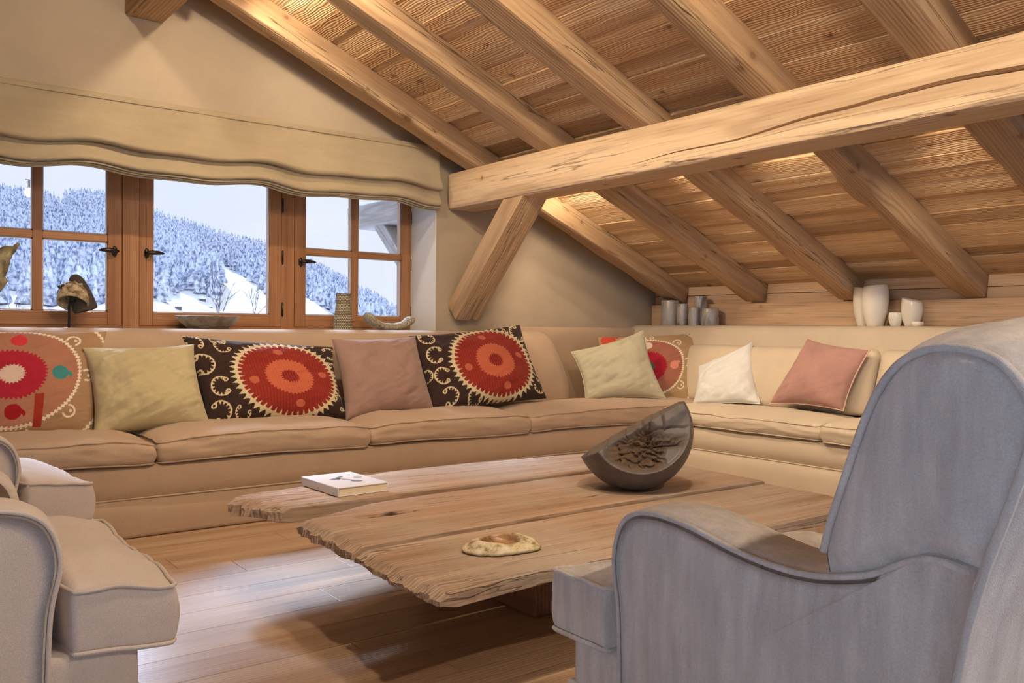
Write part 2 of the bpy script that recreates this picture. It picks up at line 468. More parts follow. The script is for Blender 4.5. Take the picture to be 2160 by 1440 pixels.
# ---- floor of oak planks
V, F = box(XG - 0.2, XK + 0.2, YF - 0.2, YW + 0.4, -0.2, -0.006)
floor = tag(mk('floor', V, F, plain('floor_base', lin(110, 76, 46), 0.8), sm=False), kind='structure')
rng = random.Random(3)
w = 0.185
y = YF
plank_me = {}
while y < 4.2:
    x = XG - rng.uniform(0, 1.6)
    while x < XK:
        L = rng.choice((1.8, 2.2, 2.6))
        if L not in plank_me:
            V, F = rbox(L / 2 - 0.0008, w / 2 - 0.0008, 0.01, 0.0006, 2, 2, 2, 1)
            plank_me[L] = mesh('floor_plank', V, F, False); plank_me[L].materials.append(M['floor'])
        if x + L > -1.0 or True:
            x1 = x + L
            if x >= XL - 0.2 + 0.0 or True:
                obj('plank', plank_me[L], None, floor, loc=(x + L / 2, y + w / 2, -0.01))
        x += L
    y += w

# ---- sloping ceiling: boards on rafters
slab = []
V1, F1 = prism_xz([(XR, ZR + 0.035), (XK + 0.25, ZR + 0.035 - TAN * (XK + 0.25 - XR)), (XK + 0.25, ZR + 0.16 - TAN * (XK + 0.25 - XR)), (XR, ZR + 0.16)], YF - 0.2, 5.9)
XE = XG - 0.35
V2, F2 = prism_xz([(XE, ZR + 0.035 - TAN * (XR - XE)), (XR, ZR + 0.035), (XR, ZR + 0.16), (XE, ZR + 0.16 - TAN * (XR - XE))], YF - 0.2, 5.9)
V, F = join([(V1, F1), (V2, F2)])
ceiling = tag(mk('ceiling', V, F, plain('roof_deck_wood', lin(96, 66, 40), 0.9), sm=False), kind='structure')

def slope_frame(s, y, zoff, side):
    """local x = world y, local y = up the slope, local z = outward"""
    if side > 0:
        ax, ay, az = Vector((0, 1, 0)), Vector((-CA, 0, SA)), Vector((SA, 0, CA)); p = Vector((XK - s * CA, y, ZK + s * SA))
    else:
        ax, ay, az = Vector((0, -1, 0)), Vector((CA, 0, SA)), Vector((-SA, 0, CA)); p = Vector((XL + s * CA, y, ZK + s * SA))
    p = p + az * zoff
    return Matrix(((ax.x, ay.x, az.x, p.x), (ax.y, ay.y, az.y, p.y), (ax.z, ay.z, az.z, p.z), (0, 0, 0, 1)))

RAF = [4.724, 3.960, 3.189, 2.392]
while RAF[-1] > YF + 0.9: RAF.append(RAF[-1] - 0.785)
SL = (XK - XR) / CA
s = -0.12
rb = random.Random(11)
row = 0
while s < SL:
    wd = rb.choice((0.115, 0.135, 0.15, 0.175, 0.195))
    wd = min(wd, SL - s + 0.02)
    cuts = [5.098] + [RAF[i] + 0.075 for i in sorted(rb.sample(range(1, 6), 2))] + [YF + 0.002]
    for a, b in zip(cuts[:-1], cuts[1:]):
        L = (a - b) / 2 - 0.0015
        V, F = rbox(L, wd / 2 - 0.0012, 0.015, 0.0025, 14, 3, 2, 1)
        V[:, 2] += 0.0035 * fbm(V * [2.0, 9, 1] + row * 7.3, row, 3)
        mk('ceiling_board', V, F, M['board'], ceiling, sm=False, M=slope_frame(s + wd / 2, (a + b) / 2, 0.015 + rb.uniform(-0.008, 0.006), 1))
    s += wd; row += 1
s = (XG - XL) / CA + 0.01
while s < SL:
    wd = min(0.19, SL - s + 0.02)
    V, F = box(-(5.098 - YF) / 2, (5.098 - YF) / 2, -wd / 2 + 0.001, wd / 2 - 0.001, -0.015, 0.015)
    mk('ceiling_board', V, F, M['board'], ceiling, sm=False, M=slope_frame(s + wd / 2, (5.098 + YF) / 2, 0.015 + rb.uniform(-0.004, 0.004), -1))
    s += wd

def timber(L, hy, hz, r, seed, amp=0.008, n=60, wane=0.0):
    V, F = rbox(L / 2, hy, hz, r, n, 5, 5, 1)
    q = V * [1.2, 6, 6] + seed * 3.1
    V = V + amp * np.stack([0 * V[:, 0], fbm(q, seed, 3), fbm(q + 31, seed + 5, 3)], 1)
    if wane:   # waney lower edges where bark once was
        lo = smooth(0.2, 1.0, -V[:, 2] / hz) * smooth(0.45, 1.0, np.abs(V[:, 1]) / hy)
        k = wane * lo * np.clip(0.4 + 1.2 * fbm(np.stack([V[:, 0] * 2.2, np.sign(V[:, 1]) * 5, 0 * V[:, 0]], 1) + seed, seed, 3), 0, 1.2)
        V[:, 2] += k; V[:, 1] -= np.sign(V[:, 1]) * k
    return V, F

for i, yr in enumerate(RAF):
    wdt = (0.160, 0.160, 0.165, 0.160, 0.18)[min(i, 4)]
    Lr = SL + 0.02
    V, F = timber(Lr, wdt / 2, 0.072, 0.004, i + 1, 0.007, 90, 0.010 if i != 3 else 0.022)
    p = slope_frame(SL / 2 - 0.0, yr + wdt / 2, -0.070, 1)
    # local x of a rafter runs down the slope
    ax = Vector((CA, 0, -SA)); ay = Vector((0, 1, 0)); az = Vector((SA, 0, CA)); q = p.translation
    Mx = Matrix(((ax.x, ay.x, az.x, q.x), (ax.y, ay.y, az.y, q.y), (ax.z, ay.z, az.z, q.z), (0, 0, 0, 1)))
    mk('rafter', V, F, M['rafter'], ceiling, 'sharp', M=Mx)
    s0_ = (XG - XL) / CA + 0.01
    V, F = rbox((SL - s0_) / 2, wdt / 2, 0.066, 0.006, 8, 2, 2)
    p = slope_frame((SL + s0_) / 2, yr + wdt / 2, -0.064, -1); q = p.translation
    ax = Vector((-CA, 0, -SA)); ay = Vector((0, -1, 0)); az = Vector((-SA, 0, CA))
    Mx = Matrix(((ax.x, ay.x, az.x, q.x), (ax.y, ay.y, az.y, q.y), (ax.z, ay.z, az.z, q.z), (0, 0, 0, 1)))
    mk('rafter', V, F, M['rafter'], ceiling, M=Mx)

# ---- the big beam under the rafters, hewn, with a long shake along its face
def hewn_beam(y0, y1, x0, x1, z0, z1, seed, crack=True):
    L = (y1 - y0) / 2; hy = (x1 - x0) / 2; hz = (z1 - z0) / 2
    nX = 260
    xs = np.linspace(-L, L, nX)
    # rows around the section, local y = -x world (front face is +hy)
    ring = []
    r = 0.016
    def cpath(x):   # crack height on the front face, local z
        t = (x + L) / (2 * L)
        yw = y0 + (y1 - y0) * t
        return np.interp(yw, [0.2, 1.4, 1.9, 2.35, 2.9, 3.6], [0.01, -0.01, 0.0, -0.035, -0.055, -0.07]) + 0.006 * math.sin(yw * 9) * 1.0
    def cw(x):
        yw = y0 + (y1 - y0) * (x + L) / (2 * L)
        return np.interp(yw, [0.0, 1.5, 1.9, 2.4, 3.0, 3.4], [0.010, 0.010, 0.008, 0.006, 0.003, 0.0])
    prof0 = [(hy, hz - r), (hy - r * .3, hz - r * .3), (hy - r, hz), (0, hz), (-hy + r, hz), (-hy, hz - r), (-hy, 0), (-hy, -hz + r), (-hy + r, -hz), (0, -hz), (hy - r * 1.2, -hz), (hy - r * .35, -hz + r * .35), (hy, -hz + r * 1.2)]
    V = []
    nP = None
    for x in xs:
        c = float(cpath(x)); wv = float(cw(x)) if crack else 0.0
        face = [(hy, -hz * 0.75), (hy, c - 0.03), (hy, c - wv), (hy - 6.0 * wv, c), (hy, c + wv), (hy, c + 0.03), (hy, hz * 0.55)]
        pr = prof0 + face
        nP = len(pr)
        for (a, b) in pr: V.append((x, a, b))
    V = np.array(V)
    q = V * [0.9, 5, 5] + seed
    dv = np.stack([0 * V[:, 0], fbm(q, seed, 3), fbm(q * [1, .5, .5] + 17, seed + 9, 3)], 1)
    V = V + 0.011 * dv
    # worn lower arris
    lo = smooth(0.8, 1.0, -V[:, 2] / hz) * smooth(0.8, 1.0, V[:, 1] / hy)
    k = 0.02 * lo * np.clip(0.3 + fbm(np.stack([V[:, 0] * 4, 0 * V[:, 0], 0 * V[:, 0]], 1), 77, 4), 0, 1)
    V[:, 2] += k; V[:, 1] -= k
    F = grid_faces(nX, nP, wrap_v=True)
    F.append(tuple(reversed(range(nP)))); F.append(tuple(range((nX - 1) * nP, nX * nP)))
    F = [tuple(reversed(f)) for f in F]
    Mx = Matrix(((0, -1, 0, (x0 + x1) / 2), (1, 0, 0, (y0 + y1) / 2), (0, 0, 1, (z0 + z1) / 2), (0, 0, 0, 1)))
    return V, F, Mx
V, F, Mx = hewn_beam(YF + 0.01, 5.065, 3.285, 3.53, 1.775, 2.02, 4)
o = mk('roof_beam', V, F, M['beam'], None, 'sharp', M=Mx)
tag(o, 'long hewn pale timber beam with a lengthwise crack, crossing under the rafters', 'beam')
V, F, Mx = hewn_beam(YF + 0.01, 5.09, 1.18, 1.39, 2.645, 2.885, 9, False)
o = mk('ridge_purlin', V, F, M['rafter'], None, 'sharp', M=Mx)
tag(o, 'short end of a thick ridge timber high on the plaster wall above the blind', 'beam')

def frame_from(ax, ay, az, p):
    ax, ay, az, p = map(Vector, (ax, ay, az, p))
    return Matrix(((ax.x, ay.x, az.x, p.x), (ax.y, ay.y, az.y, p.y), (ax.z, ay.z, az.z, p.z), (0, 0, 0, 1)))

A = Vector((3.405, 5.06, 1.055)); B = Vector((3.405, 4.28, 1.86))
d = (B - A); L = d.length; d.normalize()
V, F = rbox(L / 2 + 0.0, 0.098, 0.075, 0.006, 70, 9, 7, 1)
V = V + 0.007 * np.stack([0 * V[:, 0], fbm(V * [1.5, 6, 6], 3, 3), fbm(V * [1.5, 6, 6] + 9, 8, 3)], 1)
# drying crack along the underside face
ck = np.exp(-((V[:, 1] - 0.028 + 0.02 * np.sin(V[:, 0] * 2.2)) / 0.004) ** 2) * (V[:, 2] < -0.05)
V[:, 2] += 0.03 * ck
# foot cut flush with the wall and head cut under the beam
az = Vector((0, d.z, -d.y))          # upper side of the brace
ay = az.cross(d)
brace = mk('timber_brace', V, F, M['rafter'], None, 'sharp', M=frame_from(d, ay, az, (A + B) / 2))
tag(brace, 'slanting timber brace from the wall up to the big roof beam', 'brace')

# ---- ceiling spotlights clamped to the ridge timber and the back of the beam (the room's lamps)
def spotlight(loc, aim, energy, label, angle=120, size=0.05, blend=0.5, col=WARM):
    loc = Vector(loc); aim = Vector(aim); dr = (aim - loc).normalized()
    root = empty('ceiling_spotlight', loc); tag(root, label, 'spotlight', 'ceiling spotlights')
    V, F = lathe([(0.001, 0.07), (0.028, 0.068), (0.032, 0.0), (0.030, 0.0), (0.026, 0.05), (0.001, 0.052)], 20)
    q = dr.to_track_quat('-Z', 'Y')
    h = mk('lamp_head', V, F, M['black_iron'], root); h.rotation_euler = q.to_euler()
    P = [tuple(-dr * 0.07), tuple(-dr * 0.09 + Vector((0, 0, 0.02))), (0, 0, 0.12)]
    V, F = tube(P, 0.006); mk('lamp_arm', V, F, M['black_iron'], root)
    ld = bpy.data.lights.new('lamp_bulb', 'SPOT'); ld.energy = energy * LAMP; ld.color = col
    ld.spot_size = math.radians(angle); ld.spot_blend = blend; ld.shadow_soft_size = size
    lo = bpy.data.objects.new('lamp_bulb', ld); COL.objects.link(lo); lo.parent = root
    lo.location = dr * 0.012; lo.rotation_euler = q.to_euler()
    return root
SPOTS = [
    ((1.495, 3.64, 2.785), (3.0, 5.1, 1.0), 56, 'warm spotlight on the ridge timber aimed at the wall by the brace'),
    ((1.075, 3.64, 2.785), (0.6, 5.1, 1.2), 32, 'warm spotlight on the ridge timber aimed at the window blind'),
    ((1.62, 1.40, 2.50), (3.6, 3.2, 0.5), 100, 'warm spotlight on the ridge timber aimed over the table'),
    ((0.95, 1.40, 2.50), (0.9, 3.9, 0.4), 70, 'warm spotlight on the ridge timber aimed at the left seats'),
    ((1.62, -0.60, 2.50), (2.6, 1.8, 0.3), 110, 'warm spotlight on the ridge timber aimed at the grey armchair'),
    ((3.62, 3.62, 1.95), (5.2, 3.2, 0.45), 48, 'warm spotlight behind the beam aimed at the white vases'),
    ((3.62, 4.45, 1.92), (4.9, 4.6, 0.85), 34, 'warm spotlight behind the beam aimed at the metal vases'),
    ((3.62, 1.90, 1.95), (5.2, 2.3, 0.45), 42, 'warm spotlight behind the beam aimed at the right sofa'),
]
for a in SPOTS: spotlight(*a[:3], a[3], 115 if a[0][1] == 4.45 else 72 if a[0][0] > 3 else 150 if a[0][1] > 3.5 else 120, 0.02 if a[0][1] > 3.5 and a[0][0] < 3 else 0.05)
# lamps tucked up between the rafters graze the boards
for (loc, aim, en, lb) in [
    ((3.66, 2.80, 1.885), (4.25, 2.68, 1.79), 9, 'uplight behind the beam washing the boards by the third rafter'),
    ((1.52, 4.42, 2.76), (3.2, 4.42, 2.2), 44, 'lamp in the first rafter bay grazing the boards'),
    ((1.52, 2.80, 2.76), (3.2, 2.80, 2.2), 40, 'lamp in the third rafter bay grazing the boards'),
    ((1.52, 2.00, 2.76), (3.2, 2.00, 2.2), 40, 'lamp in the fourth rafter bay grazing the boards')]:
    spotlight(loc, aim, en, lb, 130, 0.03, 1.0)

# ================================================================= WINDOW
YG = 5.43
def bar(parent, name, x0, x1, z0, z1, y0=YG, y1=5.50, mat=None, vertical=None, r=0.004):
    L, H = x1 - x0, z1 - z0
    vert = H > L if vertical is None else vertical
    if vert:
        V, F = rbox(H / 2, L / 2, (y1 - y0) / 2, r, 2, 2, 2, 1)
        Mx = frame_from((0, 0, 1), (1, 0, 0), (0, 1, 0), ((x0 + x1) / 2, (y0 + y1) / 2, (z0 + z1) / 2))
    else:
        V, F = rbox(L / 2, H / 2, (y1 - y0) / 2, r, 2, 2, 2, 1)
        Mx = frame_from((1, 0, 0), (0, 0, 1), (0, -1, 0), ((x0 + x1) / 2, (y0 + y1) / 2, (z0 + z1) / 2))
    return mk(name, V, F, mat or M['window'], parent, sm=False, M=Mx)
def pane(parent, x0, x1, z0, z1):
    V, F = box(x0, x1, YG + 0.030, YG + 0.040, z0, z1)
    mk('pane', V, F, M['glass'], parent, sm=False)
    # silvery glazing bead round the pane
    b = 0.007
    V, F = join([box(x0, x0 + b, YG + 0.016, YG + 0.03, z0, z1), box(x1 - b, x1, YG + 0.016, YG + 0.03, z0, z1), box(x0, x1, YG + 0.016, YG + 0.03, z0, z0 + b), box(x0, x1, YG + 0.016, YG + 0.03, z1 - b, z1)])
    mk('glazing_bead', V, F, M['bead'], parent, sm=False)
M['bead'] = plain('grey_glazing_bead', lin(186, 178, 176), 0.5)
def handle(parent, x, z, side):
    V, F = lathe([(0.001, 0.0), (0.017, 0.0), (0.018, 0.004), (0.015, 0.008), (0.001, 0.009)], 20, sx=0.85, sy=1.7)
    mk('handle_plate', V, F, M['bronze'], parent, M=frame_from((1, 0, 0), (0, 0, 1), (0, -1, 0), (x, YG, z)))
    t = np.linspace(0, 1, 14)
    P = np.stack([side * (t * 0.105 - 0.012), -0.035 - 0.006 * np.sin(t * 3.1), 0.004 * np.sin(t * 3)], 1)
    P = np.vstack([[0, -0.004, 0], [0, -0.022, 0], P])
    rad = np.concatenate([[0.008, 0.008], 0.004 + 0.010 * np.sin(np.clip(t * 0.95 + 0.08, 0, 1) * math.pi) ** 0.7])
    V, F = tube(P, 0.01, n=10, rad=rad)
    mk('handle_lever', V, F, M['bronze'], parent, loc=(x, YG, z))
def hinge(parent, x, z):
    V, F = lathe([(0.001, -0.048), (0.003, -0.046), (0.006, -0.040), (0.006, -0.001), (0.007, 0), (0.006, 0.001), (0.006, 0.040), (0.003, 0.046), (0.001, 0.048)], 10)
    mk('hinge', V, F, M['bronze'], parent, loc=(x, YG - 0.004, z))
def casement(name, x0, x1, cross, hside, hin):
    root = tag(empty(name, ((x0 + x1) / 2, YG, WZ0)), kind='structure')
    root.location = (0, 0, 0)
    z0, z1, st = 0.947, 1.955, 0.080
    bar(root, 'stile', x0 + 0.002, x0 + st, z0, z1); bar(root, 'stile', x1 - st, x1 - 0.002, z0, z1)
    bar(root, 'bottom_rail', x0 + st, x1 - st, z0, 1.026); bar(root, 'top_rail', x0 + st, x1 - st, 1.876, z1)
    a, b = x0 + st, x1 - st
    if cross:
        xm = (a + b) / 2
        bar(root, 'muntin', xm - 0.024, xm + 0.024, 1.026, 1.876, YG + 0.006)
        for (p, q) in ((a, xm - 0.024), (xm + 0.024, b)):
            bar(root, 'muntin', p, q, 1.430, 1.471, YG + 0.006)
            pane(root, p, q, 1.026, 1.430); pane(root, p, q, 1.471, 1.876)
    else: pane(root, a, b, 1.026, 1.876)
    if hside: handle(root, x0 + 0.043 if hside > 0 else x1 - 0.043, 1.377, hside)
    for xx in hin:
        for z in (1.06, 1.40, 1.74): hinge(root, xx, z)
    return root
casement('window_1', 0.365, 1.247, True, -1, ())
casement('window_2', 1.339, 2.223, False, 1, (2.228,))
casement('window_3', 2.311, 3.201, True, 1, (3.203,))
casement('window_4', -0.61, 0.272, True, 0, ())
for k, (a, b) in enumerate(((1.247, 1.339), (2.223, 2.311), (0.272, 0.365), (-0.70, -0.61))):
    tag(bar(None, 'trim_%d' % (k + 1), a, b, 0.925, 2.0, YG - 0.008 if k == 0 else YG + 0.002, 5.51), kind='structure')
tag(bar(None, 'trim_5', WX0, WX1, 0.925, 0.947, YG + 0.004, 5.51), kind='structure')
tag(bar(None, 'trim_6', WX0, WX1, 1.955, 2.0, YG + 0.004, 5.51), kind='structure')

dr = tag(empty('added_door_1', (0, 0, 0)), kind='structure')  # glazing added behind the viewer as daylight fill
xs_d = np.linspace(GX0, GX1, 8)
for k in range(7):
    a, b = xs_d[k], xs_d[k + 1]
    zt = GZ1 if abs((a + b) / 2 - XR) < 2.4 else 1.62
    for (p, q, r_, t_) in ((a, a + 0.05, 0, zt), (b - 0.05, b, 0, zt), (a, b, 0, 0.08), (a, b, zt - 0.05, zt)):
        bar(dr, 'added_door_frame', p, q, r_, t_, YF - 0.14, YF - 0.08)
    V, F = box(a + 0.05, b - 0.05, YF - 0.115, YF - 0.105, 0.08, zt - 0.05); mk('added_door_pane', V, F, M['glass'], dr, sm=False)
dl = tag(empty('added_door_2', (0, 0, 0)), kind='structure')  # glazing added on the left to brighten the armchair's side
ys_d = np.linspace(YF, 2.9, 7)
for a, b in zip(ys_d[:-1], ys_d[1:]):
    for (p, q, z0_, z1_) in ((a, a + 0.05, 0, 1.52), (b - 0.05, b, 0, 1.52), (a + 0.05, b - 0.05, 0, 0.08), (a + 0.05, b - 0.05, 1.47, 1.52)):
        V, F = box(XG - 0.14, XG - 0.08, p, q, z0_, z1_); mk('added_door_frame', V, F, M['window'], dl, sm=False)
    V, F = box(XG - 0.115, XG - 0.105, a + 0.05, b - 0.05, 0.08, 1.47); mk('added_door_pane', V, F, M['glass'], dl, sm=False)
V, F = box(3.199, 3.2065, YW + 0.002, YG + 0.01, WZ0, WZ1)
tag(mk('trim_7', V, F, plain('daylit_reveal_plaster', lin(222, 218, 212), 0.9), sm=False), kind='structure')  # extra reveal strip, daylight put into its paler colour
# ---- roman blind in natural linen, gathered in soft folds
def blind():
    root = tag(empty('roman_blind', (0.85, 5.06, 2.18)), 'natural linen roman blind gathered in soft folds above the window', 'blind')
    x0, x1 = -0.80, 3.19
    xs = np.linspace(x0, x1, 260)
    def sheet(prof, wav, seed, th=0.006, phase=0.0):
        # prof: list of (depth out from the wall, z, wave weight)
        prof = spline(np.array(prof), 30); nP = len(prof)
        V = []
        for x in xs:
            sag = 0.018 * math.sin(x * 7.4 + phase) + 0.010 * math.sin(x * 13.1 + 1.3 + phase)
            pinch = abs(math.sin((x - 0.35) * 3.7))
            for d, z, wgt in prof:
                V.append((x, -d - wgt * wav * sag * 0.7, z + wgt * (sag * 0.55) * (1 if wav else 0)))
        V = np.array(V)
        V[:, 1] += 0.008 * fbm(V * [5, 0, 10] + seed, seed, 4) - 0.002 + 0.004 * fbm(V * [22, 0, 30] + seed, seed + 2, 3) * smooth(1.8, 3.1, V[:, 0])
        F = grid_faces(len(xs), nP)
        B = V.copy(); B[:, 1] += th
        n = len(V)
        F2 = [tuple(i + n for i in reversed(f)) for f in F]
        edge = []
        for i in range(len(xs) - 1):
            a = i * nP + nP - 1; b = a + nP; edge.append((a, b, b + n, a + n))
            a = i * nP; b = a + nP; edge.append((b, a, a + n, b + n))
        for j in range(nP - 1):
            a = (len(xs) - 1) * nP + j; edge.append((a + 1, a, a + n, a + 1 + n)); edge.append((j, j + 1, j + 1 + n, j + n))
        return np.vstack([V, B]), F + F2 + edge
    off = np.array([-0.85, 0, -2.18])
    V, F = sheet([(0.020, 2.190, 0), (0.024, 2.10, 0.0), (0.036, 2.02, 0.3), (0.072, 1.955, 0.8), (0.092, 1.925, 1), (0.080, 1.903, 1), (0.034, 1.905, 1)], 1.0, 1)
    V += off; mk('upper_panel', V, F, M['blind'], root)
    V, F = sheet([(0.030, 1.935, 0.4), (0.034, 1.90, 0.8), (0.050, 1.855, 1), (0.074, 1.822, 1.1), (0.070, 1.800, 1.1), (0.040, 1.797, 1.1)], 1.0, 5, phase=0.25)
    V += off; mk('lower_fold', V, F, M['blind'], root)
    for k in range(3):
        V, F = sheet([(0.026 + 0.004 * k, 1.84, 1), (0.034 - 0.008 * k, 1.806 - 0.006 * k, 1.1), (0.054 - 0.012 * k, 1.789 - 0.008 * k, 1.15), (0.050 - 0.013 * k, 1.783 - 0.008 * k, 1.15)], 1.0, 9 + k, 0.003, 0.3 + 0.1 * k)
        V += off; mk('hem_fold', V, F, M['blind'], root)
    V, F = rbox((x1 - x0) / 2, 0.034, 0.014, 0.003); V += np.array([(x0 + x1) / 2 - 0.85, 0.004, -0.008])
    V[:, 1] += 0.0
    mk('head_rail', V, F, M['blind'], root)
blind()

# ================================================================= SOFA
def at(root):
    return np.array(root.location)
def part(name, V, F, mat, root, sm=True):
    return mk(name, np.asarray(V, float) - at(root), F, mat, root, sm)

def extrude(prof, a0, a1, n, axis, closed=True, cap=True, warp=None):
    """prof: (q, z) points; extruded along x (axis 0) or y (axis 1)"""
    prof = np.asarray(prof, float); m = len(prof); V = []
    for t in np.linspace(a0, a1, n):
        for q, z in prof: V.append((t, q, z) if axis == 0 else (q, t, z))
    V = np.array(V)
    if warp is not None: V = warp(V)
    F = grid_faces(n, m, wrap_v=closed)
    if cap: F += [tuple(range(m)), tuple(reversed(range((n - 1) * m, n * m)))]
    return V, F

sofa = tag(empty('corner_sofa', (4.36, 4.06, 0)), 'long beige linen corner sofa running below the window and along the low wall', 'sofa')
def lump(V, a, s, seed): return V + a * np.stack([fbm(V * s + seed, seed, 3), fbm(V * s + seed + 9, seed + 1, 3), 0 * V[:, 0]], 1)
def base_prof(f, sgn, back):
    return [(back, 0.004), (f + sgn * 0.004, 0.004), (f, 0.02), (f, 0.10), (f, 0.172), (f + sgn * 0.008, 0.178), (f, 0.184), (f - sgn * 0.006, 0.24), (f - sgn * 0.004, 0.300), (f + sgn * 0.010, 0.322), (f + sgn * 0.05, 0.330), (back, 0.330)]
V, F = extrude(base_prof(4.061, 1, 5.08), -1.95, 5.20, 160, 0); V = lump(V, 0.004, 3, 2)
part('base', V, F, M['linen'], sofa)
V, F = extrude(base_prof(4.363, 1, 5.20), 0.95, 4.30, 90, 1); V = lump(V, 0.004, 3, 5)
part('base', V, [tuple(reversed(f)) for f in F], M['linen_pale'], sofa)
P = [(x, 4.060 + 0.003 * math.sin(x * 3), 0.178) for x in np.linspace(-1.95, 4.36, 60)]
V, F = tube(P, 0.004); part('seam_piping', V, F, M['linen'], sofa)
P = [(4.362, yy, 0.178) for yy in np.linspace(0.95, 4.06, 40)]
V, F = tube(P, 0.004); part('seam_piping', V, F, M['linen_pale'], sofa)

def seat_cushion(x0, x1, y0, y1, z0, z1, front, mat, seed, crown=0.032, r=0.028, droop=0.03):
    """front: 'y' if the front edge faces -y, 'x' if it faces -x"""
    hx, hy, hz = (x1 - x0) / 2, (y1 - y0) / 2, (z1 - z0) / 2
    def warp(V):
        u, v, t = V[:, 0] / hx, V[:, 1] / hy, V[:, 2] / hz
        W = V.copy()
        top = smooth(-0.6, 1, t)
        W[:, 2] += crown * top * (1 - np.abs(u) ** 5) * (1 - np.abs(v) ** 4)
        W[:, 2] -= 0.022 * top * np.abs(u) ** 6 + 0.004
        back = (v if front == 'y' else u)
        W[:, 2] -= droop * smooth(-0.4, 1, back) * top
        # soft belly on the boxed sides, puckers near the ends
        bel = 0.012 * (1 - t ** 2)
        W[:, 0] += np.sign(u) * bel * smooth(0.9, 1, np.abs(u)); W[:, 1] += np.sign(v) * bel * smooth(0.9, 1, np.abs(v))
        q = V * np.array([7, 7, 16]) + seed * 5.7
        W[:, 2] += 0.009 * fbm(q, seed, 4) * (0.4 + top)
        nr = fbm(np.stack([V[:, 0] * 7 + V[:, 2] * 12, V[:, 1] * 7, V[:, 2] * 34], 1) + seed, seed + 7, 3) * 0.011
        W[:, 0] += nr * smooth(0.85, 1, np.abs(u)); W[:, 1] += nr * smooth(0.85, 1, np.abs(v))
        W[:, 2] += 0.006 * np.sin(V[:, 0] * 5 + seed) * (1 - top)
        return W
    V, F = rbox(hx, hy, hz, r, int(hx * 2 / 0.022), int(hy * 2 / 0.03), 7, 3)
    c = np.array([(x0 + x1) / 2, (y0 + y1) / 2, (z0 + z1) / 2])
    o = part('seat_cushion', warp(V) + c, F, mat, sofa)
    # piping round the top and bottom edges
    for zz, sg in ((hz - 0.006, 1), (-hz + 0.006, -1)):
        k = r * 0.9
        Rr = []
        for (cx, cyy, a0) in ((hx - r, hy - r, 0), (-hx + r, hy - r, 90), (-hx + r, -hy + r, 180), (hx - r, -hy + r, 270)):
            for a in (0, 30, 60, 90):
                t = math.radians(a0 + a); Rr.append((cx + (r - 0.003) * math.cos(t), cyy + (r - 0.003) * math.sin(t), zz))
        Rr = resample(Rr, 150, True)
        V, F = tube(warp(Rr) + c, 0.0042, True, 6)
        V2 = V - at(sofa)
        p = mk('piping', V2, F, mat, o)
    return o
seat_cushion(-0.05, 1.070, 4.045, 4.84, 0.330, 0.442, 'y', M['linen'], 1)
seat_cushion(-1.15, -0.06, 4.045, 4.84, 0.330, 0.442, 'y', M['linen'], 8)
seat_cushion(1.086, 2.143, 4.045, 4.84, 0.330, 0.452, 'y', M['linen'], 2)
seat_cushion(2.158, 3.218, 4.045, 4.84, 0.330, 0.448, 'y', M['linen'], 3)
seat_cushion(3.232, 4.98, 4.050, 4.86, 0.330, 0.445, 'y', M['linen'], 4)
seat_cushion(4.345, 5.00, 2.835, 4.040, 0.330, 0.440, 'x', M['linen_pale'], 5)
seat_cushion(4.335, 5.00, 1.60, 2.822, 0.330, 0.450, 'x', M['linen_pale'], 6)

# backrests
pb = spline([(4.80, 0.34), (4.785, 0.50), (4.80, 0.68), (4.835, 0.83), (4.885, 0.905), (4.955, 0.930), (5.03, 0.926), (5.075, 0.895), (5.088, 0.84), (5.090, 0.34)], 40)
def wleft(V):
    end = smooth(3.95, 4.24, V[:, 0])
    W = V.copy()
    W[:, 0] -= 0.16 * smooth(0.42, 1.0, V[:, 2]) * smooth(3.4, 4.24, V[:, 0]) * 1.0
    rr = np.clip((V[:, 0] - 4.12) / 0.12, 0, 1)
    sh = 1 - np.sqrt(np.clip(1 - rr ** 2, 0, 1))
    W[:, 1] += sh * 0.11 * np.clip((5.05 - V[:, 1]) / 0.27, 0, 1)
    W[:, 2] -= sh * 0.05 * smooth(0.7, 0.93, V[:, 2])
    return lump(W, 0.006, 2.5, 11)
xs_end = None
V, F = extrude(pb, -1.95, 4.24, 310, 0, warp=wleft); part('backrest', V, F, M['linen'], sofa)
pc = spline([(4.99, 0.34), (4.985, 0.60), (4.995, 0.85), (5.01, 0.935), (5.04, 0.962), (5.07, 0.955), (5.090, 0.90), (5.092, 0.34)], 30)
V, F = extrude(pc, 3.9, 5.20, 40, 0); part('backrest', lump(V, 0.003, 3, 4), F, M['linen'], sofa)
pr = spline([(5.03, 0.34), (5.012, 0.55), (5.02, 0.78), (5.045, 0.90), (5.08, 0.962), (5.13, 0.985), (5.175, 0.975), (5.195, 0.93), (5.20, 0.34)], 36)
V, F = extrude(pr, 0.95, 5.08, 120, 1); part('backrest', lump(V, 0.005, 2.5, 14), [tuple(reversed(f)) for f in F], M['linen_pale'], sofa)
for (ya, yb, sd_) in ((2.86, 4.40, 3), (1.35, 2.845, 4)):
    V, F = rbox(0.055, (yb - ya) / 2, 0.205, 0.05, 5, 40, 16, 3)
    u, v = V[:, 1] / ((yb - ya) / 2), V[:, 2] / 0.205
    V[:, 0] -= 0.035 * (1 - u ** 4) * (1 - v ** 2) * (V[:, 0] < 0)
    V[:, 0] += 0.07 * v
    V = V + 0.006 * np.stack([fbm(V * [3, 5, 5] + sd_, sd_, 3), 0 * u, fbm(V * [3, 5, 5] + sd_ + 4, sd_, 3)], 1)
    part('back_cushion', V + np.array([4.965, (ya + yb) / 2, 0.640]), F, M['linen_pale'], sofa)

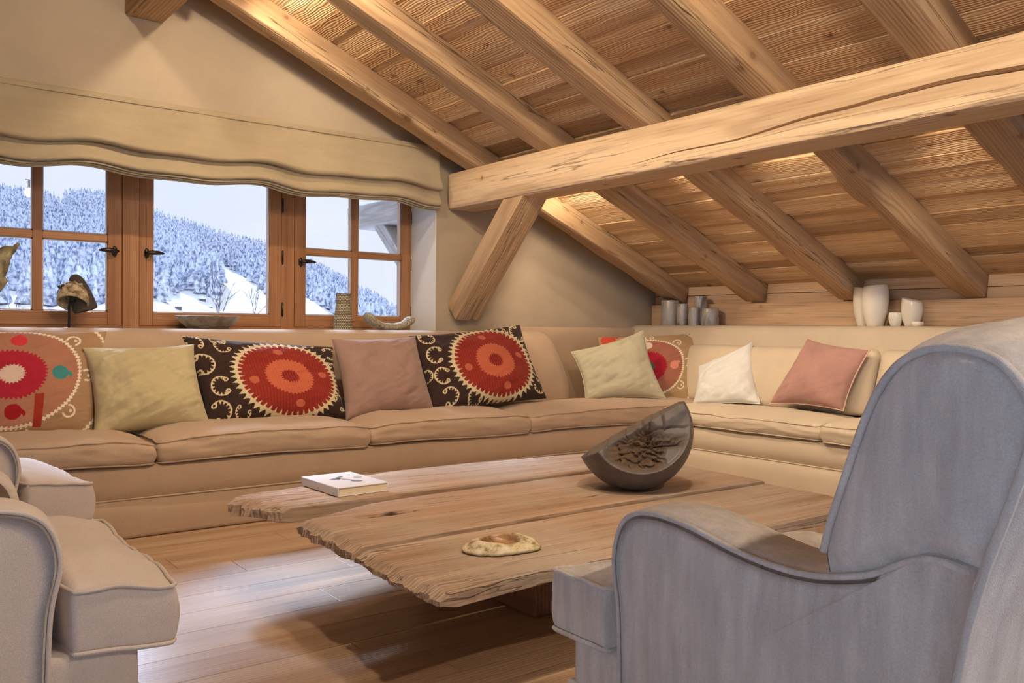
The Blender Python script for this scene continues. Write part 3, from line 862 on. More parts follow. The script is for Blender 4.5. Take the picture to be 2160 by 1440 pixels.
# ================================================================= THROW PILLOWS
def suzani_dark(X, Y, var):
    """X, Y in units of half the pillow height; returns rgb"""
    dark = np.array(lin(60, 44, 40)); cream = np.array(lin(216, 200, 164)); red = np.array(lin(158, 58, 46)); red2 = np.array(lin(128, 40, 33))
    org = np.array(lin(202, 106, 76)); n = len(X)
    col = np.tile(dark, (n, 1))
    cx, cyv, a, b = var['c']
    dx, dy = (X - cx) / a, (Y - cyv) / b
    r = np.hypot(dx, dy); th = np.arctan2(dy, dx)
    def tri(k): return np.abs(((th * k / (2 * math.pi)) % 1) * 2 - 1)
    # curls
    for (qx, qy, R, ang, gap) in var['curls']:
        ex, ey = X - qx, Y - qy; rho = np.hypot(ex, ey); ph = (np.arctan2(ey, ex) - math.radians(ang) + math.pi) % (2 * math.pi) - math.pi
        inside = np.abs(ph) > math.radians(gap)
        wv = 0.08 * R + 0.06 * R * (np.abs(ph) / math.pi)
        teeth = np.abs(((ph * 14 / (2 * math.pi)) % 1) * 2 - 1)
        m = inside & (rho < R) & (rho > R - wv - 0.30 * R * np.clip(teeth - 0.45, 0, 1) * 1.6)
        for sg in (-1, 1):
            t = math.radians(ang + sg * gap); hx_, hy_ = qx + 0.80 * R * math.cos(t), qy + 0.80 * R * math.sin(t)
            hr = np.hypot(X - hx_, Y - hy_)
            m |= (hr < 0.26 * R) & (hr > 0.12 * R) & (rho < R)
        col[m] = cream
    m = (r < 1.05 + 0.11 * tri(50) ** 1.6); col[m] = cream
    stripes = 0.5 + 0.5 * np.sin(X * 95 + 3 * np.sin(Y * 3) + 2 * vnoise(np.stack([X * 3, Y * 3, 0 * X], 1), 4))
    blot = 0.5 + 0.5 * fbm(np.stack([X * 2.2, Y * 2.2, 0 * X + 3], 1), 6, 3)
    rd = red2[None] + (red - red2)[None] * np.clip(0.25 + 0.55 * stripes + 0.5 * (blot - 0.5), 0, 1)[:, None]
    m = r < 1.0 - 0.10 * np.clip(tri(50) * 2.2 - 1.2, 0, 1); col[m] = rd[m]
    for k in range(4):
        t = math.radians(90 * k + 8); m = (np.hypot(dx - 0.74 * math.cos(t), dy - 0.74 * math.sin(t)) < 0.095); col[m] = np.array(lin(192, 100, 78))
    m = r < 0.46 + 0.055 * tri(38); col[m] = (org[None] * (0.9 + 0.1 * stripes)[:, None])[m]
    m = r < 0.155 + 0.05 * tri(20); col[m] = (red2[None] * (0.8 + 0.9 * stripes)[:, None])[m]
    return col

def suzani_tan(X, Y, var):
    n = len(X); wv = fbm(np.stack([X * 1.5, Y * 3, 0 * X], 1), 2, 4)
    tan = np.array(var.get('tan', lin(186, 136, 92))); sal = np.array(var.get('sal', lin(196, 118, 82))); crim = np.array(lin(172, 40, 58)); white = np.array(lin(236, 222, 200))
    col = tan[None] * (1 + 0.12 * wv)[:, None]
    cx, cyv, a, b = var['c']; dx, dy = (X - cx) / a, (Y - cyv) / b; r = np.hypot(dx, dy); th = np.arctan2(dy, dx)
    tri = lambda k: np.abs(((th * k / (2 * math.pi)) % 1) * 2 - 1)
    m = r < 1.0; col[m] = (sal[None] * (1 + 0.12 * wv)[:, None])[m]
    m = (np.abs(r - 1.0) < 0.012 + 0.022 * (tri(90) > 0.5)); col[m] = white
    for k in range(9):
        t = math.radians(var.get('cang', 0) + 40 * k); qx, qy = cx + a * 1.13 * math.cos(t), cyv + b * 1.13 * math.sin(t)
        ex, ey = X - qx, Y - qy; rho = np.hypot(ex, ey); ph = (np.arctan2(ey, ex) - t + 2.0) % (2 * math.pi)
        m = ((np.abs(rho - 0.10) < 0.016) & (ph < 4.4)) | (np.hypot(ex - 0.03, ey) < 0.028); col[m] = white
    # outer corner sprigs
    m = (np.abs(r - 1.55) < 0.012 + 0.018 * (tri(120) > 0.5)) & (np.abs(np.sin(2 * th)) > 0.35); col[m] = white
    ks = var.get('k', 0.44)
    m = r < ks + 0.05 * tri(44); col[m] = (crim[None] * (1 + 0.10 * wv)[:, None])[m]
    m = r < ks * 0.34 + 0.04 * tri(22); col[m] = np.array(var['core'])
    for (qx, qy, R, cc, ang) in var['motifs']:
        ca_, sa_ = math.cos(math.radians(ang)), math.sin(math.radians(ang))
        ex = (X - qx) * ca_ + (Y - qy) * sa_; ey = -(X - qx) * sa_ + (Y - qy) * ca_
        m = (np.hypot(ex, ey) < R) | ((np.hypot(ex - 0.9 * R, ey - 0.25 * R) < 0.55 * R) & (ey > -0.25 * R) & ~(np.hypot(ex - 1.0 * R, ey + 0.15 * R) < 0.38 * R))
        col[m] = np.array(cc)
    for (xa, xb, ya, yb) in var.get('bars', ()):
        m = (X > xa) & (X < xb) & (Y > ya) & (Y < yb); col[m] = np.array(lin(160, 56, 40))
    return col

def pillow(name, label, corners, T, mat, nrm, n=(46, 36), paint=None, var=None, k=0.07, seed=0, backcol=(0.3, 0.2, 0.15), piping=None, wr=0.010, sag=0.0):
    TL, TR, BR, BL = [np.array(c, float) for c in corners]
    nrm = np.array(nrm, float); nrm /= np.linalg.norm(nrm)
    base = (BL + BR) / 2
    u = np.sin(np.linspace(-1, 1, n[0]) * math.pi / 2 * 0.999) * 0.35 + np.linspace(-1, 1, n[0]) * 0.65
    v = np.sin(np.linspace(-1, 1, n[1]) * math.pi / 2 * 0.999) * 0.35 + np.linspace(-1, 1, n[1]) * 0.65
    U, Vv = np.meshgrid(u, v, indexing='ij'); U = U.ravel(); Vv = Vv.ravel()
    def pos(U, Vv):
        Ue = U * (1 - k * (1 - Vv ** 2) * U ** 2); Ve = Vv * (1 - k * (1 - U ** 2) * Vv ** 2)
        a, b = (Ue + 1) / 2, (Ve + 1) / 2
        return (BL[None] * ((1 - a) * (1 - b))[:, None] + BR[None] * (a * (1 - b))[:, None] + TL[None] * ((1 - a) * b)[:, None] + TR[None] * (a * b)[:, None])
    P = pos(U, Vv)
    th = T / 2 * np.clip((1 - U ** 2) * (1 - Vv ** 2), 0, 1) ** 0.42
    low = 1 + 0.25 * smooth(0.2, -0.8, Vv) - 0.15 * smooth(0.2, 1, Vv)
    q = np.stack([U * 2.6 + seed, Vv * 2.2, 0 * U + seed * 3], 1)
    nz = fbm(q, seed, 4)
    q2 = np.stack([(U + 0.6 * Vv) * 1.3 + seed, (Vv - 0.5 * U) * 6, 0 * U], 1)
    edge = np.clip(np.maximum(np.abs(U), np.abs(Vv)), 0, 1)
    wrk = wr * (nz * 1.3 + 0.8 * fbm(q2, seed + 3, 3)) * (1 - edge ** 8)
    Fp = P + nrm * (th * low + wrk)[:, None]
    Bp = P - nrm * (th * 0.8)[:, None]
    nn = n[0] * n[1]
    F1 = grid_faces(n[0], n[1]); F2 = grid_faces(n[0], n[1], nn, True)
    rim = [i * n[1] for i in range(n[0])] + [(n[0] - 1) * n[1] + j for j in range(1, n[1])] + [i * n[1] + n[1] - 1 for i in range(n[0] - 2, -1, -1)] + [j for j in range(n[1] - 2, 0, -1)]
    R = [(rim[i], rim[i] + nn, rim[(i + 1) % len(rim)] + nn, rim[(i + 1) % len(rim)]) for i in range(len(rim))]
    # orientation: make the front face look along nrm
    a, b, c, d = F1[len(F1) // 2]
    gn = np.cross(Fp[b] - Fp[a], Fp[d] - Fp[a])
    F = F1 + F2 + R
    if gn @ nrm < 0: F = [tuple(reversed(f)) for f in F]
    V = np.vstack([Fp, Bp]) - base
    me = mesh(name, V, F)
    if paint is not None:
        Wd = np.linalg.norm(TR - TL + BR - BL) / 2; Hd = np.linalg.norm(TL - BL + TR - BR) / 2
        asp = Wd / Hd
        col = paint(U * asp, Vv, var)
        col = np.vstack([col, np.tile(np.array(backcol), (nn, 1))])
        ca = me.color_attributes.new('Print', 'FLOAT_COLOR', 'POINT')
        ca.data.foreach_set('color', np.hstack([np.clip(col, 0, 1), np.ones((2 * nn, 1))]).astype(np.float32).ravel())
    o = obj(name, me, mat, None, loc=tuple(base))
    tag(o, label, 'pillow', 'throw pillows on the sofa')
    if piping is not None:
        t = np.linspace(-1, 1, 40)
        rp = np.concatenate([np.stack([t, -1 + 0 * t], 1), np.stack([1 + 0 * t, t], 1)[1:], np.stack([-t, 1 + 0 * t], 1)[1:], np.stack([-1 + 0 * t, -t], 1)[1:-1]])
        Vp, Fp_ = tube(pos(rp[:, 0], rp[:, 1]) - base, 0.0045, True, 6)
        mk('piping', Vp, Fp_, piping, o)
    return o

M['print'] = fabric('printed_suzani_cloth', (1, 1, 1), 0.0, attr='Print', weave=300, bump=0.25, sheen=0.1)
M['p_yellow'] = fabric('straw_yellow_linen', lin(192, 178, 138), 0.06)
M['p_brown'] = fabric('mauve_brown_linen', lin(160, 130, 118), 0.05)
M['p_green'] = fabric('pale_green_linen', lin(190, 184, 156), 0.06)
M['p_white'] = fabric('off_white_linen', lin(222, 222, 218), 0.03)
M['p_pink'] = fabric('dusty_pink_linen', lin(170, 130, 120), 0.12)
M['p_pinkpipe'] = fabric('pale_pink_piping', lin(222, 186, 166), 0.05)

nL = (0, -1, 0.6); nC = (-0.6, -0.75, 0.5); nR = (-1, -0.12, 0.6)
pillow('throw_pillow', 'tan embroidered pillow with crimson medallion at the left end of the sofa',
       [(0.318, 4.714, 0.915), (1.014, 4.737, 0.915), (0.905, 4.44, 0.428), (0.299, 4.439, 0.43)], 0.17, M['print'], nL, (240, 200), suzani_tan,
       dict(c=(-0.24, 0.03, 1.02, 0.95), core=lin(222, 196, 178), k=0.47, tan=lin(168, 134, 102), sal=lin(172, 120, 96), motifs=[(-0.15, 0.72, 0.12, lin(208, 62, 66), 60), (-0.20, -0.66, 0.13, lin(158, 32, 36), -30), (0.47, 0.05, 0.13, lin(66, 140, 140), -30)], bars=[(0.10, 0.24, -0.92, -0.36)]), seed=3, backcol=lin(170, 124, 84), k=0.05)
pillow('throw_pillow', 'plain straw yellow linen pillow on the left sofa run',
       [(0.876, 4.610, 0.838), (1.42, 4.640, 0.850), (1.420, 4.36, 0.436), (0.875, 4.36, 0.430)], 0.23, M['p_yellow'], nL, (80, 70), seed=5, wr=0.020, k=0.10)
CUR1 = [(-1.45, 0.30, 0.24, 180, 55), (-1.22, -0.24, 0.22, 0, 50), (-1.32, -0.76, 0.23, 190, 60), (-0.92, 0.72, 0.17, 30, 60), (-0.86, -0.84, 0.17, 60, 65), (1.42, 0.72, 0.2, 200, 60), (1.50, 0.25, 0.18, 0, 60), (1.52, -0.2, 0.16, 30, 60), (1.45, -0.68, 0.2, 210, 60), (-0.95, 0.93, 0.16, 270, 50), (0.95, 0.95, 0.14, 270, 50), (-1.45, 0.84, 0.2, 250, 60)]
pillow('throw_pillow', 'black suzani pillow with red medallion beside the straw yellow pillow',
       [(1.378, 4.720, 0.893), (2.238, 4.690, 0.830), (2.195, 4.415, 0.440), (1.415, 4.405, 0.428)], 0.20, M['print'], nL, (300, 200), suzani_dark,
       dict(c=(0.28, -0.08, 1.10, 0.90), curls=CUR1), seed=8, backcol=lin(60, 44, 40))
pillow('throw_pillow', 'mauve brown linen pillow between the two black suzani pillows',
       [(2.215, 4.665, 0.880), (2.798, 4.690, 0.895), (2.755, 4.39, 0.444), (2.165, 4.37, 0.432)], 0.21, M['p_brown'], nL, (80, 70), seed=11, wr=0.014, k=0.09)
CUR2 = [(-1.26, 0.34, 0.22, -10, 50), (-1.24, -0.20, 0.22, -10, 50), (-1.18, -0.72, 0.22, 190, 60), (-1.25, 0.86, 0.20, 90, 60), (1.34, 0.72, 0.28, 20, 70), (0.78, 0.86, 0.20, 190, 60), (1.38, -0.72, 0.2, 130, 60), (1.42, 0.1, 0.14, 20, 60), (-0.55, -0.86, 0.2, 40, 60), (1.50, -0.3, 0.18, 20, 60), (-1.62, -0.1, 0.16, 200, 60), (-0.35, 0.92, 0.12, 90, 60)]
pillow('throw_pillow', 'black suzani pillow with red medallion tilted near the sofa corner',
       [(2.771, 4.722, 0.895), (3.686, 4.768, 0.976), (3.665, 4.44, 0.486), (2.745, 4.40, 0.428)], 0.20, M['print'], nL, (300, 200), suzani_dark,
       dict(c=(0.24, -0.02, 1.08, 0.92), curls=CUR2), seed=14, backcol=lin(60, 44, 40))
pillow('throw_pillow', 'tan embroidered pillow with green-centred medallion behind the pale green pillow',
       [(4.505, 4.857, 0.890), (5.146, 4.374, 0.935), (4.866, 4.235, 0.410), (4.346, 4.675, 0.418)], 0.15, M['print'], nC, (240, 190), suzani_tan,
       dict(c=(-0.02, -0.08, 0.98, 0.86), core=lin(60, 120, 96), k=0.50, tan=lin(176, 146, 108), sal=lin(168, 110, 90), cang=10, motifs=[(0.70, -0.02, 0.12, lin(226, 150, 128), 20), (-0.05, 0.58, 0.12, lin(226, 210, 190), 100), (-1.05, 0.82, 0.2, lin(196, 80, 60), 20)]), seed=17, backcol=lin(150, 90, 60))
pillow('throw_pillow', 'plain pale green linen pillow leaning in the sofa corner',
       [(4.108, 4.704, 0.785), (4.57, 4.441, 0.945), (4.524, 4.165, 0.466), (4.071, 4.503, 0.449)], 0.17, M['p_green'], nC, (60, 50), seed=20, piping=M['p_green'], wr=0.018, k=0.10)
pillow('throw_pillow', 'off white linen pillow on the right sofa run, between tan and pink pillows',
       [(4.832, 4.133, 0.690), (5.005, 3.809, 0.869), (4.820, 3.597, 0.462), (4.681, 4.055, 0.430)], 0.15, M['p_white'], (-1, -0.3, 0.6), (60, 50), seed=23, piping=M['p_white'], wr=0.018, k=0.06)
pillow('throw_pillow', 'dusty pink pillow with pale piping on the right sofa run',
       [(4.95, 3.327, 0.903), (4.90, 2.864, 0.840), (4.700, 2.909, 0.478), (4.720, 3.446, 0.478)], 0.17, M['p_pink'], (-1, 0, 0.6), (60, 50), seed=26, piping=M['p_pinkpipe'], wr=0.014, k=0.09)

# ================================================================= ARMCHAIRS
def armchair(label, corner, rz, W, near, mat, zs=1.0, seed=0):
    """corner: floor point under the front corner of the T cushion on the near side; near=+1 if that is the chair's left side.
    local x = forward, local y = left; s = 0 is the front of the seat cushion"""
    f = np.array([math.cos(rz), math.sin(rz)]); lf = np.array([-math.sin(rz), math.cos(rz)])
    c = np.array(corner) - near * lf * W / 2 - f * 0.5
    root = tag(empty('armchair', (c[0], c[1], 0), rz), label, 'armchair', 'slipcovered armchairs')
    h = W / 2; S0 = 0.5
    def P(name, V, F, sm=True):
        V = np.asarray(V, float).copy(); V[:, 0] += S0; V[:, 2] *= zs
        return mk(name, V, F, mat, root, sm)
    # base and skirt
    V, F = rbox(0.425, h - 0.006, 0.075, 0.018, 24, 20, 5); V = V + 0.003 * np.stack([fbm(V * 6, seed + 1, 3), fbm(V * 6 + 7, seed, 3), 0 * V[:, 0]], 1)
    P('base', V + [-0.495, 0, 0.246], F)
    V, F = rbox(0.437, h + 0.004, 0.108, 0.010, 60, 50, 5); V = V + 0.006 * np.stack([np.sign(V[:, 0]) * fbm(V * [1, 18, 3], seed + 3, 2), np.sign(V[:, 1]) * fbm(V * [18, 1, 3], seed + 4, 2), 0 * V[:, 0]], 1)
    P('skirt', V + [-0.495, 0, 0.116], F)
    # arms: outline in (s, z), extruded, rolled at the top
    out = [(-0.232, 0.04), (-0.228, 0.22), (-0.222, 0.40), (-0.205, 0.50), (-0.222, 0.572), (-0.262, 0.610), (-0.33, 0.625), (-0.42, 0.622), (-0.53, 0.606), (-0.62, 0.600), (-0.70, 0.606), (-0.78, 0.628), (-0.83, 0.655), (-0.875, 0.672), (-0.935, 0.664), (-0.924, 0.60), (-0.905, 0.50), (-0.893, 0.35), (-0.885, 0.20), (-0.88, 0.04)]
    top = resample(np.vstack([spline(out[:15], 140)]), 90); NT = len(top); outl = np.vstack([top, resample(np.array(out[14:]), 22)[1:], resample(np.array([out[-1], out[0]]), 16)[1:-1]])
    ta = 0.145
    for sg in (1, -1):
        n = len(outl); cen = np.array([-0.52, 0.42]); V = []
        lay = [(0.0, 0.018), (0.006, 0.006), (0.022, 0.0), (ta * 0.5, -0.004), (ta - 0.022, 0.0), (ta - 0.006, 0.006), (ta, 0.018)]
        nrm2 = np.roll(outl, -1, 0) - np.roll(outl, 1, 0); nrm2 = np.stack([nrm2[:, 1], -nrm2[:, 0]], 1); nrm2 /= np.linalg.norm(nrm2, axis=1)[:, None] + 1e-9
        if ((outl - cen) * nrm2).sum() < 0: nrm2 = -nrm2
        soft = smooth(NT - 2, NT - 12, np.arange(n)) * smooth(0.05, 0.12, outl[:, 1])
        for d, ins in lay:
            q = outl - nrm2 * (ins * soft)[:, None]
            for a, b in q: V.append((a, sg * (h - d), b))
        # side panels get a grid of inner rings so that they can puff and wrinkle
        inner_n = 9
        rings = []
        for k in range(1, inner_n + 1):
            t = k / (inner_n + 1)
            q = (outl - nrm2 * (0.018 * soft)[:, None]) * (1 - t) + cen * t
            for a, b in q: rings.append((a, sg * h, b))
        V = np.array(V); Rg = np.array(rings)
        puff = 0.014 * (1 - np.linspace(1, 0, inner_n)[:, None].repeat(n, 1).ravel() ** 2)
        Rg[:, 1] += sg * (puff * 0.6 + 0.006 * np.linspace(0.15, 1, inner_n)[:, None].repeat(n, 1).ravel() * fbm(Rg * [22, 1, 3.2] + seed * 3, seed + 2, 3))
        Vall = np.vstack([V, Rg, [[cen[0], sg * (h + 0.010), cen[1]]]])
        m = len(lay)
        F = grid_faces(m, n, wrap_v=True)
        o0 = m * n
        # outer side: ring 0 -> rings -> centre
        for i in range(n):
            j = (i + 1) % n
            F.append((j, o0 + j, o0 + i, i)[::-1])
            for k in range(inner_n - 1):
                a = o0 + k * n; b = a + n
                F.append((a + i, b + i, b + j, a + j)[::-1] if False else (a + j, b + j, b + i, a + i)[::-1])
            a = o0 + (inner_n - 1) * n
            F.append((a + j, len(Vall) - 1, a + i)[::-1])
        F.append(tuple(range((m - 1) * n, m * n)))
        if sg < 0: F = [tuple(reversed(q)) for q in F]
        o = P('arm', Vall, F)
        pp = np.array([(a, sg * (h - 0.003), b) for a, b in (outl - nrm2 * 0.008)[:NT]])
        Vt, Ft = tube(pp, 0.0052, False, 6); Vt = Vt.copy(); Vt[:, 0] += S0; Vt[:, 2] *= zs
        mk('piping', Vt, Ft, mat, o)
    # back: thick raked panel with rounded head, arched crest
    prof = [(-0.69, 0.33), (-0.70, 0.50), (-0.716, 0.636), (-0.752, 0.750), (-0.790, 0.848), (-0.826, 0.901), (-0.868, 0.924), (-0.912, 0.927), (-0.955, 0.915), (-0.985, 0.885), (-0.996, 0.84), (-0.975, 0.76), (-0.941, 0.66), (-0.915, 0.55), (-0.895, 0.40), (-0.885, 0.10)]
    pp = np.vstack([spline(prof, 150)]); n = len(pp); cen = np.array([-0.85, 0.55])
    g = np.gradient(pp, axis=0); nr = np.stack([g[:, 1], -g[:, 0]], 1); nr /= np.linalg.norm(nr, axis=1)[:, None] + 1e-9
    if ((pp - cen) * nr).sum() < 0: nr = -nr
    atop = lambda s_: np.interp(s_, [-0.935, -0.875, -0.83, -0.78, -0.70], [0.664, 0.672, 0.655, 0.628, 0.606])
    lay = [(-h, 0.0), (-h + 0.012, -0.010)] + [(-h + 0.012 + (2 * h - 0.024) * t, None) for t in np.linspace(0.06, 0.94, 17)] + [(h - 0.012, -0.010), (h, 0.0)]
    V = []
    for yy, ins in lay:
        u = yy / h
        bul = 0.010 + 0.030 * (1 - u * u) if ins is None else -ins
        q = pp + nr * (bul * smooth(0.55, 0.90, pp[:, 1]))[:, None] + np.stack([0 * pp[:, 0], (0.018 * (1 - u * u)) * smooth(0.6, 0.9, pp[:, 1])], 1)
        # inside back puffs forward
        if ins is None: q[:, 0] += 0.035 * (1 - u ** 4) * (nr[:, 0] > 0.4) * smooth(0.35, 0.6, pp[:, 1])
        for a, b in q: V.append((a, yy if abs(yy) < h - 0.02 else math.copysign(abs(yy) - 0.016 * (1 - float(smooth(atop(a) - 0.012, atop(a) + 0.035, b))), yy), b))
    V = np.array(V)
    V[:, 0] += 0.006 * fbm(V * [5, 5, 5] + seed, seed + 6, 3)
    m = len(lay); F = grid_faces(m, n)
    # near and far side faces, puffed, laid out in level rows
    ia = int(np.argmax(pp[:, 1])); fz_, fs_ = pp[:ia + 1, 1], pp[:ia + 1, 0]; rz_, rs_ = pp[ia:, 1][::-1], pp[ia:, 0][::-1]
    zl = np.concatenate([np.linspace(0.12, 0.55, 10), np.linspace(0.56, 0.90, 60), pp[ia, 1] - (pp[ia, 1] - 0.902) * np.linspace(1, 0, 14) ** 2]); nt = 22
    tt = (1 - np.cos(np.linspace(0, math.pi, nt))) / 2
    for sg in (-1, 1):
        off = len(V); Z_, T_ = np.meshgrid(zl, tt, indexing='ij'); Z_ = Z_.ravel(); T_ = T_.ravel()
        sf, sr_ = np.interp(Z_, fz_, fs_), np.interp(Z_, rz_, rs_); S_ = sf + (sr_ - sf) * T_
        pf = 0.016 * (1 - (2 * T_ - 1) ** 4) * np.clip((sf - sr_) / 0.12, 0, 1) + 0.005 * fbm(np.stack([S_ * 8, Z_ * 5, 0 * Z_ + seed], 1), seed + 8, 3) * (1 - (2 * T_ - 1) ** 2)
        yv = h - 0.016 + (0.016 + pf) * smooth(atop(S_) - 0.012, atop(S_) + 0.035, Z_)
        V = np.vstack([V, np.stack([S_, sg * yv, Z_], 1)])
        F += grid_faces(len(zl), nt, off, sg > 0)
    F.append(tuple([k * n for k in range(m)] + [k * n + n - 1 for k in range(m - 1, -1, -1)]))
    bk = P('backrest', V, F)
    for sg in (1, -1):
        sel = (pp + nr * 0.004)[pp[:, 1] > 0.04]; i_ = int(np.argmax(sel[:, 1] > 0.628)); sel = sel[i_:]
        Vt, Ft = tube(np.array([(a, sg * (h + 0.002), b) for a, b in sel]), 0.0062, False, 6)
        Vt = Vt.copy(); Vt[:, 0] += S0; Vt[:, 2] *= zs; mk('piping', Vt, Ft, mat, bk)
    # T-shaped seat cushion
    hx, hz, r = 0.36, 0.061, 0.014
    win = (h - ta - 0.004) / h
    def tw(V):
        Wv = V.copy(); s = V[:, 0] - hx
        k = smooth(-0.215, -0.190, s); Wv[:, 1] *= (win + (1 - win) * k)
        u, v, t = V[:, 0] / hx, V[:, 1] / h, V[:, 2] / hz
        topw = smooth(-0.5, 1, t)
        Wv[:, 2] += 0.040 * topw * (1 - np.abs(v) ** 4) * (1 - np.abs(u) ** 6) + 0.008 * topw * (1 - u)
        Wv[:, 2] -= 0.010 * smooth(0.6, 1, u) * topw
        Wv[:, 2] -= 0.012 * smooth(0.5, 1, u) * (1 - topw) * np.abs(v) ** 2
        Wv[:, 2] += 0.012 * fbm(V * [6, 6, 2] + seed, seed + 5, 4) * (0.4 + topw) + 0.006 * fbm(V * [5, 16, 2] + seed, seed + 25, 3) * topw
        Wv[:, 0] += 0.012 * (1 - t * t) * (u > 0.95)
        Wv[:, 0] += 0.006 * fbm(V * [3, 9, 14] + seed, seed + 15, 3); Wv[:, 1] += 0.006 * fbm(V * [9, 3, 14] + seed + 3, seed + 16, 3)
        return Wv
    V, F = rbox(hx, h, hz, r, 60, 46, 6, 3)
    cc = np.array([-hx, 0, 0.382])
    cu = P('seat_cushion', tw(V) + cc, F)
    for zz in (hz - 0.001, -hz + 0.001):
        Rr = []
        for (cx, c2, a0) in ((hx - r, h - r, 0), (-hx + r, h - r, 90), (-hx + r, -h + r, 180), (hx - r, -h + r, 270)):
            for a in (0, 30, 60, 90):
                t = math.radians(a0 + a); Rr.append((cx + (r + 0.001) * math.cos(t), c2 + (r + 0.001) * math.sin(t), zz))
        Rr = resample(Rr, 200, True)
        Vt, Ft = tube(tw(Rr) + cc, 0.0048, True, 6); Vt = Vt.copy(); Vt[:, 0] += S0; Vt[:, 2] *= zs
        mk('piping', Vt, Ft, mat, cu)
    return root

armchair('grey slipcovered armchair in the right foreground with its side to the viewer', (1.188, 1.413), math.radians(82.88), 0.7626, 1, M['slip_grey'], 1.0, 2)
armchair('cream slipcovered armchair cut off at the lower left, nearest the viewer', (0.522, 1.815), 0.0, 0.68, -1, M['slip_cream'], 0.985, 5)
armchair('cream slipcovered armchair at the left, the one closer to the sofa', (0.617, 3.08), math.radians(6), 0.66, -1, M['slip_cream'], 0.985, 9)

# ================================================================= COFFEE TABLE
M['legwood'] = wood('reddish_block_wood', lin(122, 82, 58), lin(140, 96, 70), lin(154, 110, 82), 0.7, 0.4, 1.0, 0.5, 0.04, 0.6)
tbl = tag(empty('coffee_table', (2.1, 2.5, 0)), 'low coffee table of three weathered oak slabs with ragged ends', 'table')
def slab(ylo, yhi, xl, xr, seed, rag=0.03, edge=0.25, zt=0.320):
    """ylo, yhi, xl, xr are tables of the outline; thick slab with eroded ends"""
    nx, ny = 200, 96
    zb = 0.270
    us = np.concatenate([np.linspace(0, 0.2, 90)[:-1], np.linspace(0.2, 0.9, 60)[:-1], np.linspace(0.9, 1, 40)]); nx = len(us)
    vs_ = np.linspace(0, 1, ny)
    U, Vg = np.meshgrid(us, vs_, indexing='ij'); U = U.ravel(); Vg = Vg.ravel()
    yl = lambda x: np.interp(x, *ylo); yh = lambda x: np.interp(x, *yhi)
    # end lines as functions of v
    x0 = np.interp(Vg, *xl); x1 = np.interp(Vg, *xr)
    def jag(a, sd): return fbm(np.stack([Vg * 9 + sd, 0 * Vg + a, 0 * Vg], 1), sd, 5)
    def layer(z, a, rg):
        xa = x0 + rg * (jag(a, seed) * 0.9 + 0.5 * jag(a + 3, seed + 4)); xb = x1 + rg * 0.35 * jag(a, seed + 9)
        x = xa + (xb - xa) * U
        y = yl(x) + (yh(x) - yl(x)) * Vg
        y = y + 0.004 * fbm(np.stack([x * 6, Vg * 0 + np.round(Vg), 0 * x + a], 1), seed + 2, 3) * (np.abs(Vg - 0.5) > 0.45)
        return np.stack([x, y, np.full_like(x, z)], 1)
    T = layer(zt, 0.0, rag); Bm = layer(zb, 0.35, rag * 1.1); Md = layer((zt + zb) / 2, 0.15, rag * 0.9)
    er = smooth(edge, 0.0, U)          # erosion near the left end
    gr = fbm(np.stack([T[:, 0] * 3, T[:, 1] * 46, 0 * U], 1), seed, 3)
    big = fbm(np.stack([T[:, 0] * 5, T[:, 1] * 16, 0 * U], 1), seed + 30, 3)
    T[:, 2] += 0.0016 * gr + er * (0.006 * gr - 0.008 * np.clip(big, 0, 1)) - 0.016 * smooth(0.02, 0, U)
    T[:, 2] -= 0.004 * smooth(0.97, 1, np.abs(Vg * 2 - 1)) + 0.006 * smooth(0.99, 1, U)
    Bm[:, 2] += 0.010 * smooth(0.03, 0, U)
    return T, Md, Bm, nx, ny
def build_slab(name, dents=(), **k):
    T, Md, Bm, nx, ny = slab(**k)
    for (dx, dy, rx, ry, dep) in dents:
        q = ((T[:, 0] - dx) / rx) ** 2 + ((T[:, 1] - dy + 0.01 * np.sin(T[:, 0] * 17 + dy * 40)) / ry) ** 2
        nz = 0.6 + 0.9 * fbm(np.stack([T[:, 0] * 22, T[:, 1] * 50, 0 * q], 1), 5, 3)
        T[:, 2] -= min(dep, 0.02) * np.exp(-q) * np.clip(nz, 0, 1.4)
    rot = np.zeros(len(T))  # shade of holes and cracks, painted into the slab colour
    for (dx, dy, rx, ry, dep) in dents:
        rot = np.maximum(rot, np.clip(dep / 0.02, 0.5, 1) * np.exp(-(((T[:, 0] - dx) / rx) ** 2 + ((T[:, 1] - dy + 0.01 * np.sin(T[:, 0] * 17 + dy * 40)) / (ry * 1.1)) ** 2) ** 2) * np.clip(0.9 + 1.2 * fbm(np.stack([T[:, 0] * 14, T[:, 1] * 60, 0 * rot], 1), 9, 3), 0, 1))
    n = nx * ny; V = np.vstack([T, Md, Bm])
    F = grid_faces(nx, ny) + grid_faces(nx, ny, 2 * n, True)
    rim = [i * ny for i in range(nx)] + [(nx - 1) * ny + j for j in range(1, ny)] + [i * ny + ny - 1 for i in range(nx - 2, -1, -1)] + [j for j in range(ny - 2, 0, -1)]
    for a in (0, 1):
        F += [(rim[(i + 1) % len(rim)] + a * n, rim[i] + a * n, rim[i] + (a + 1) * n, rim[(i + 1) % len(rim)] + (a + 1) * n) for i in range(len(rim))]
    o = part(name, V, F, M['table'], tbl, sm=False)
    rr = np.concatenate([rot, 0 * rot, 0 * rot])
    o.data.color_attributes.new('DentShade', 'FLOAT_COLOR', 'POINT').data.foreach_set('color', np.stack([rr, rr, rr, 0 * rr + 1], 1).astype(np.float32).ravel())
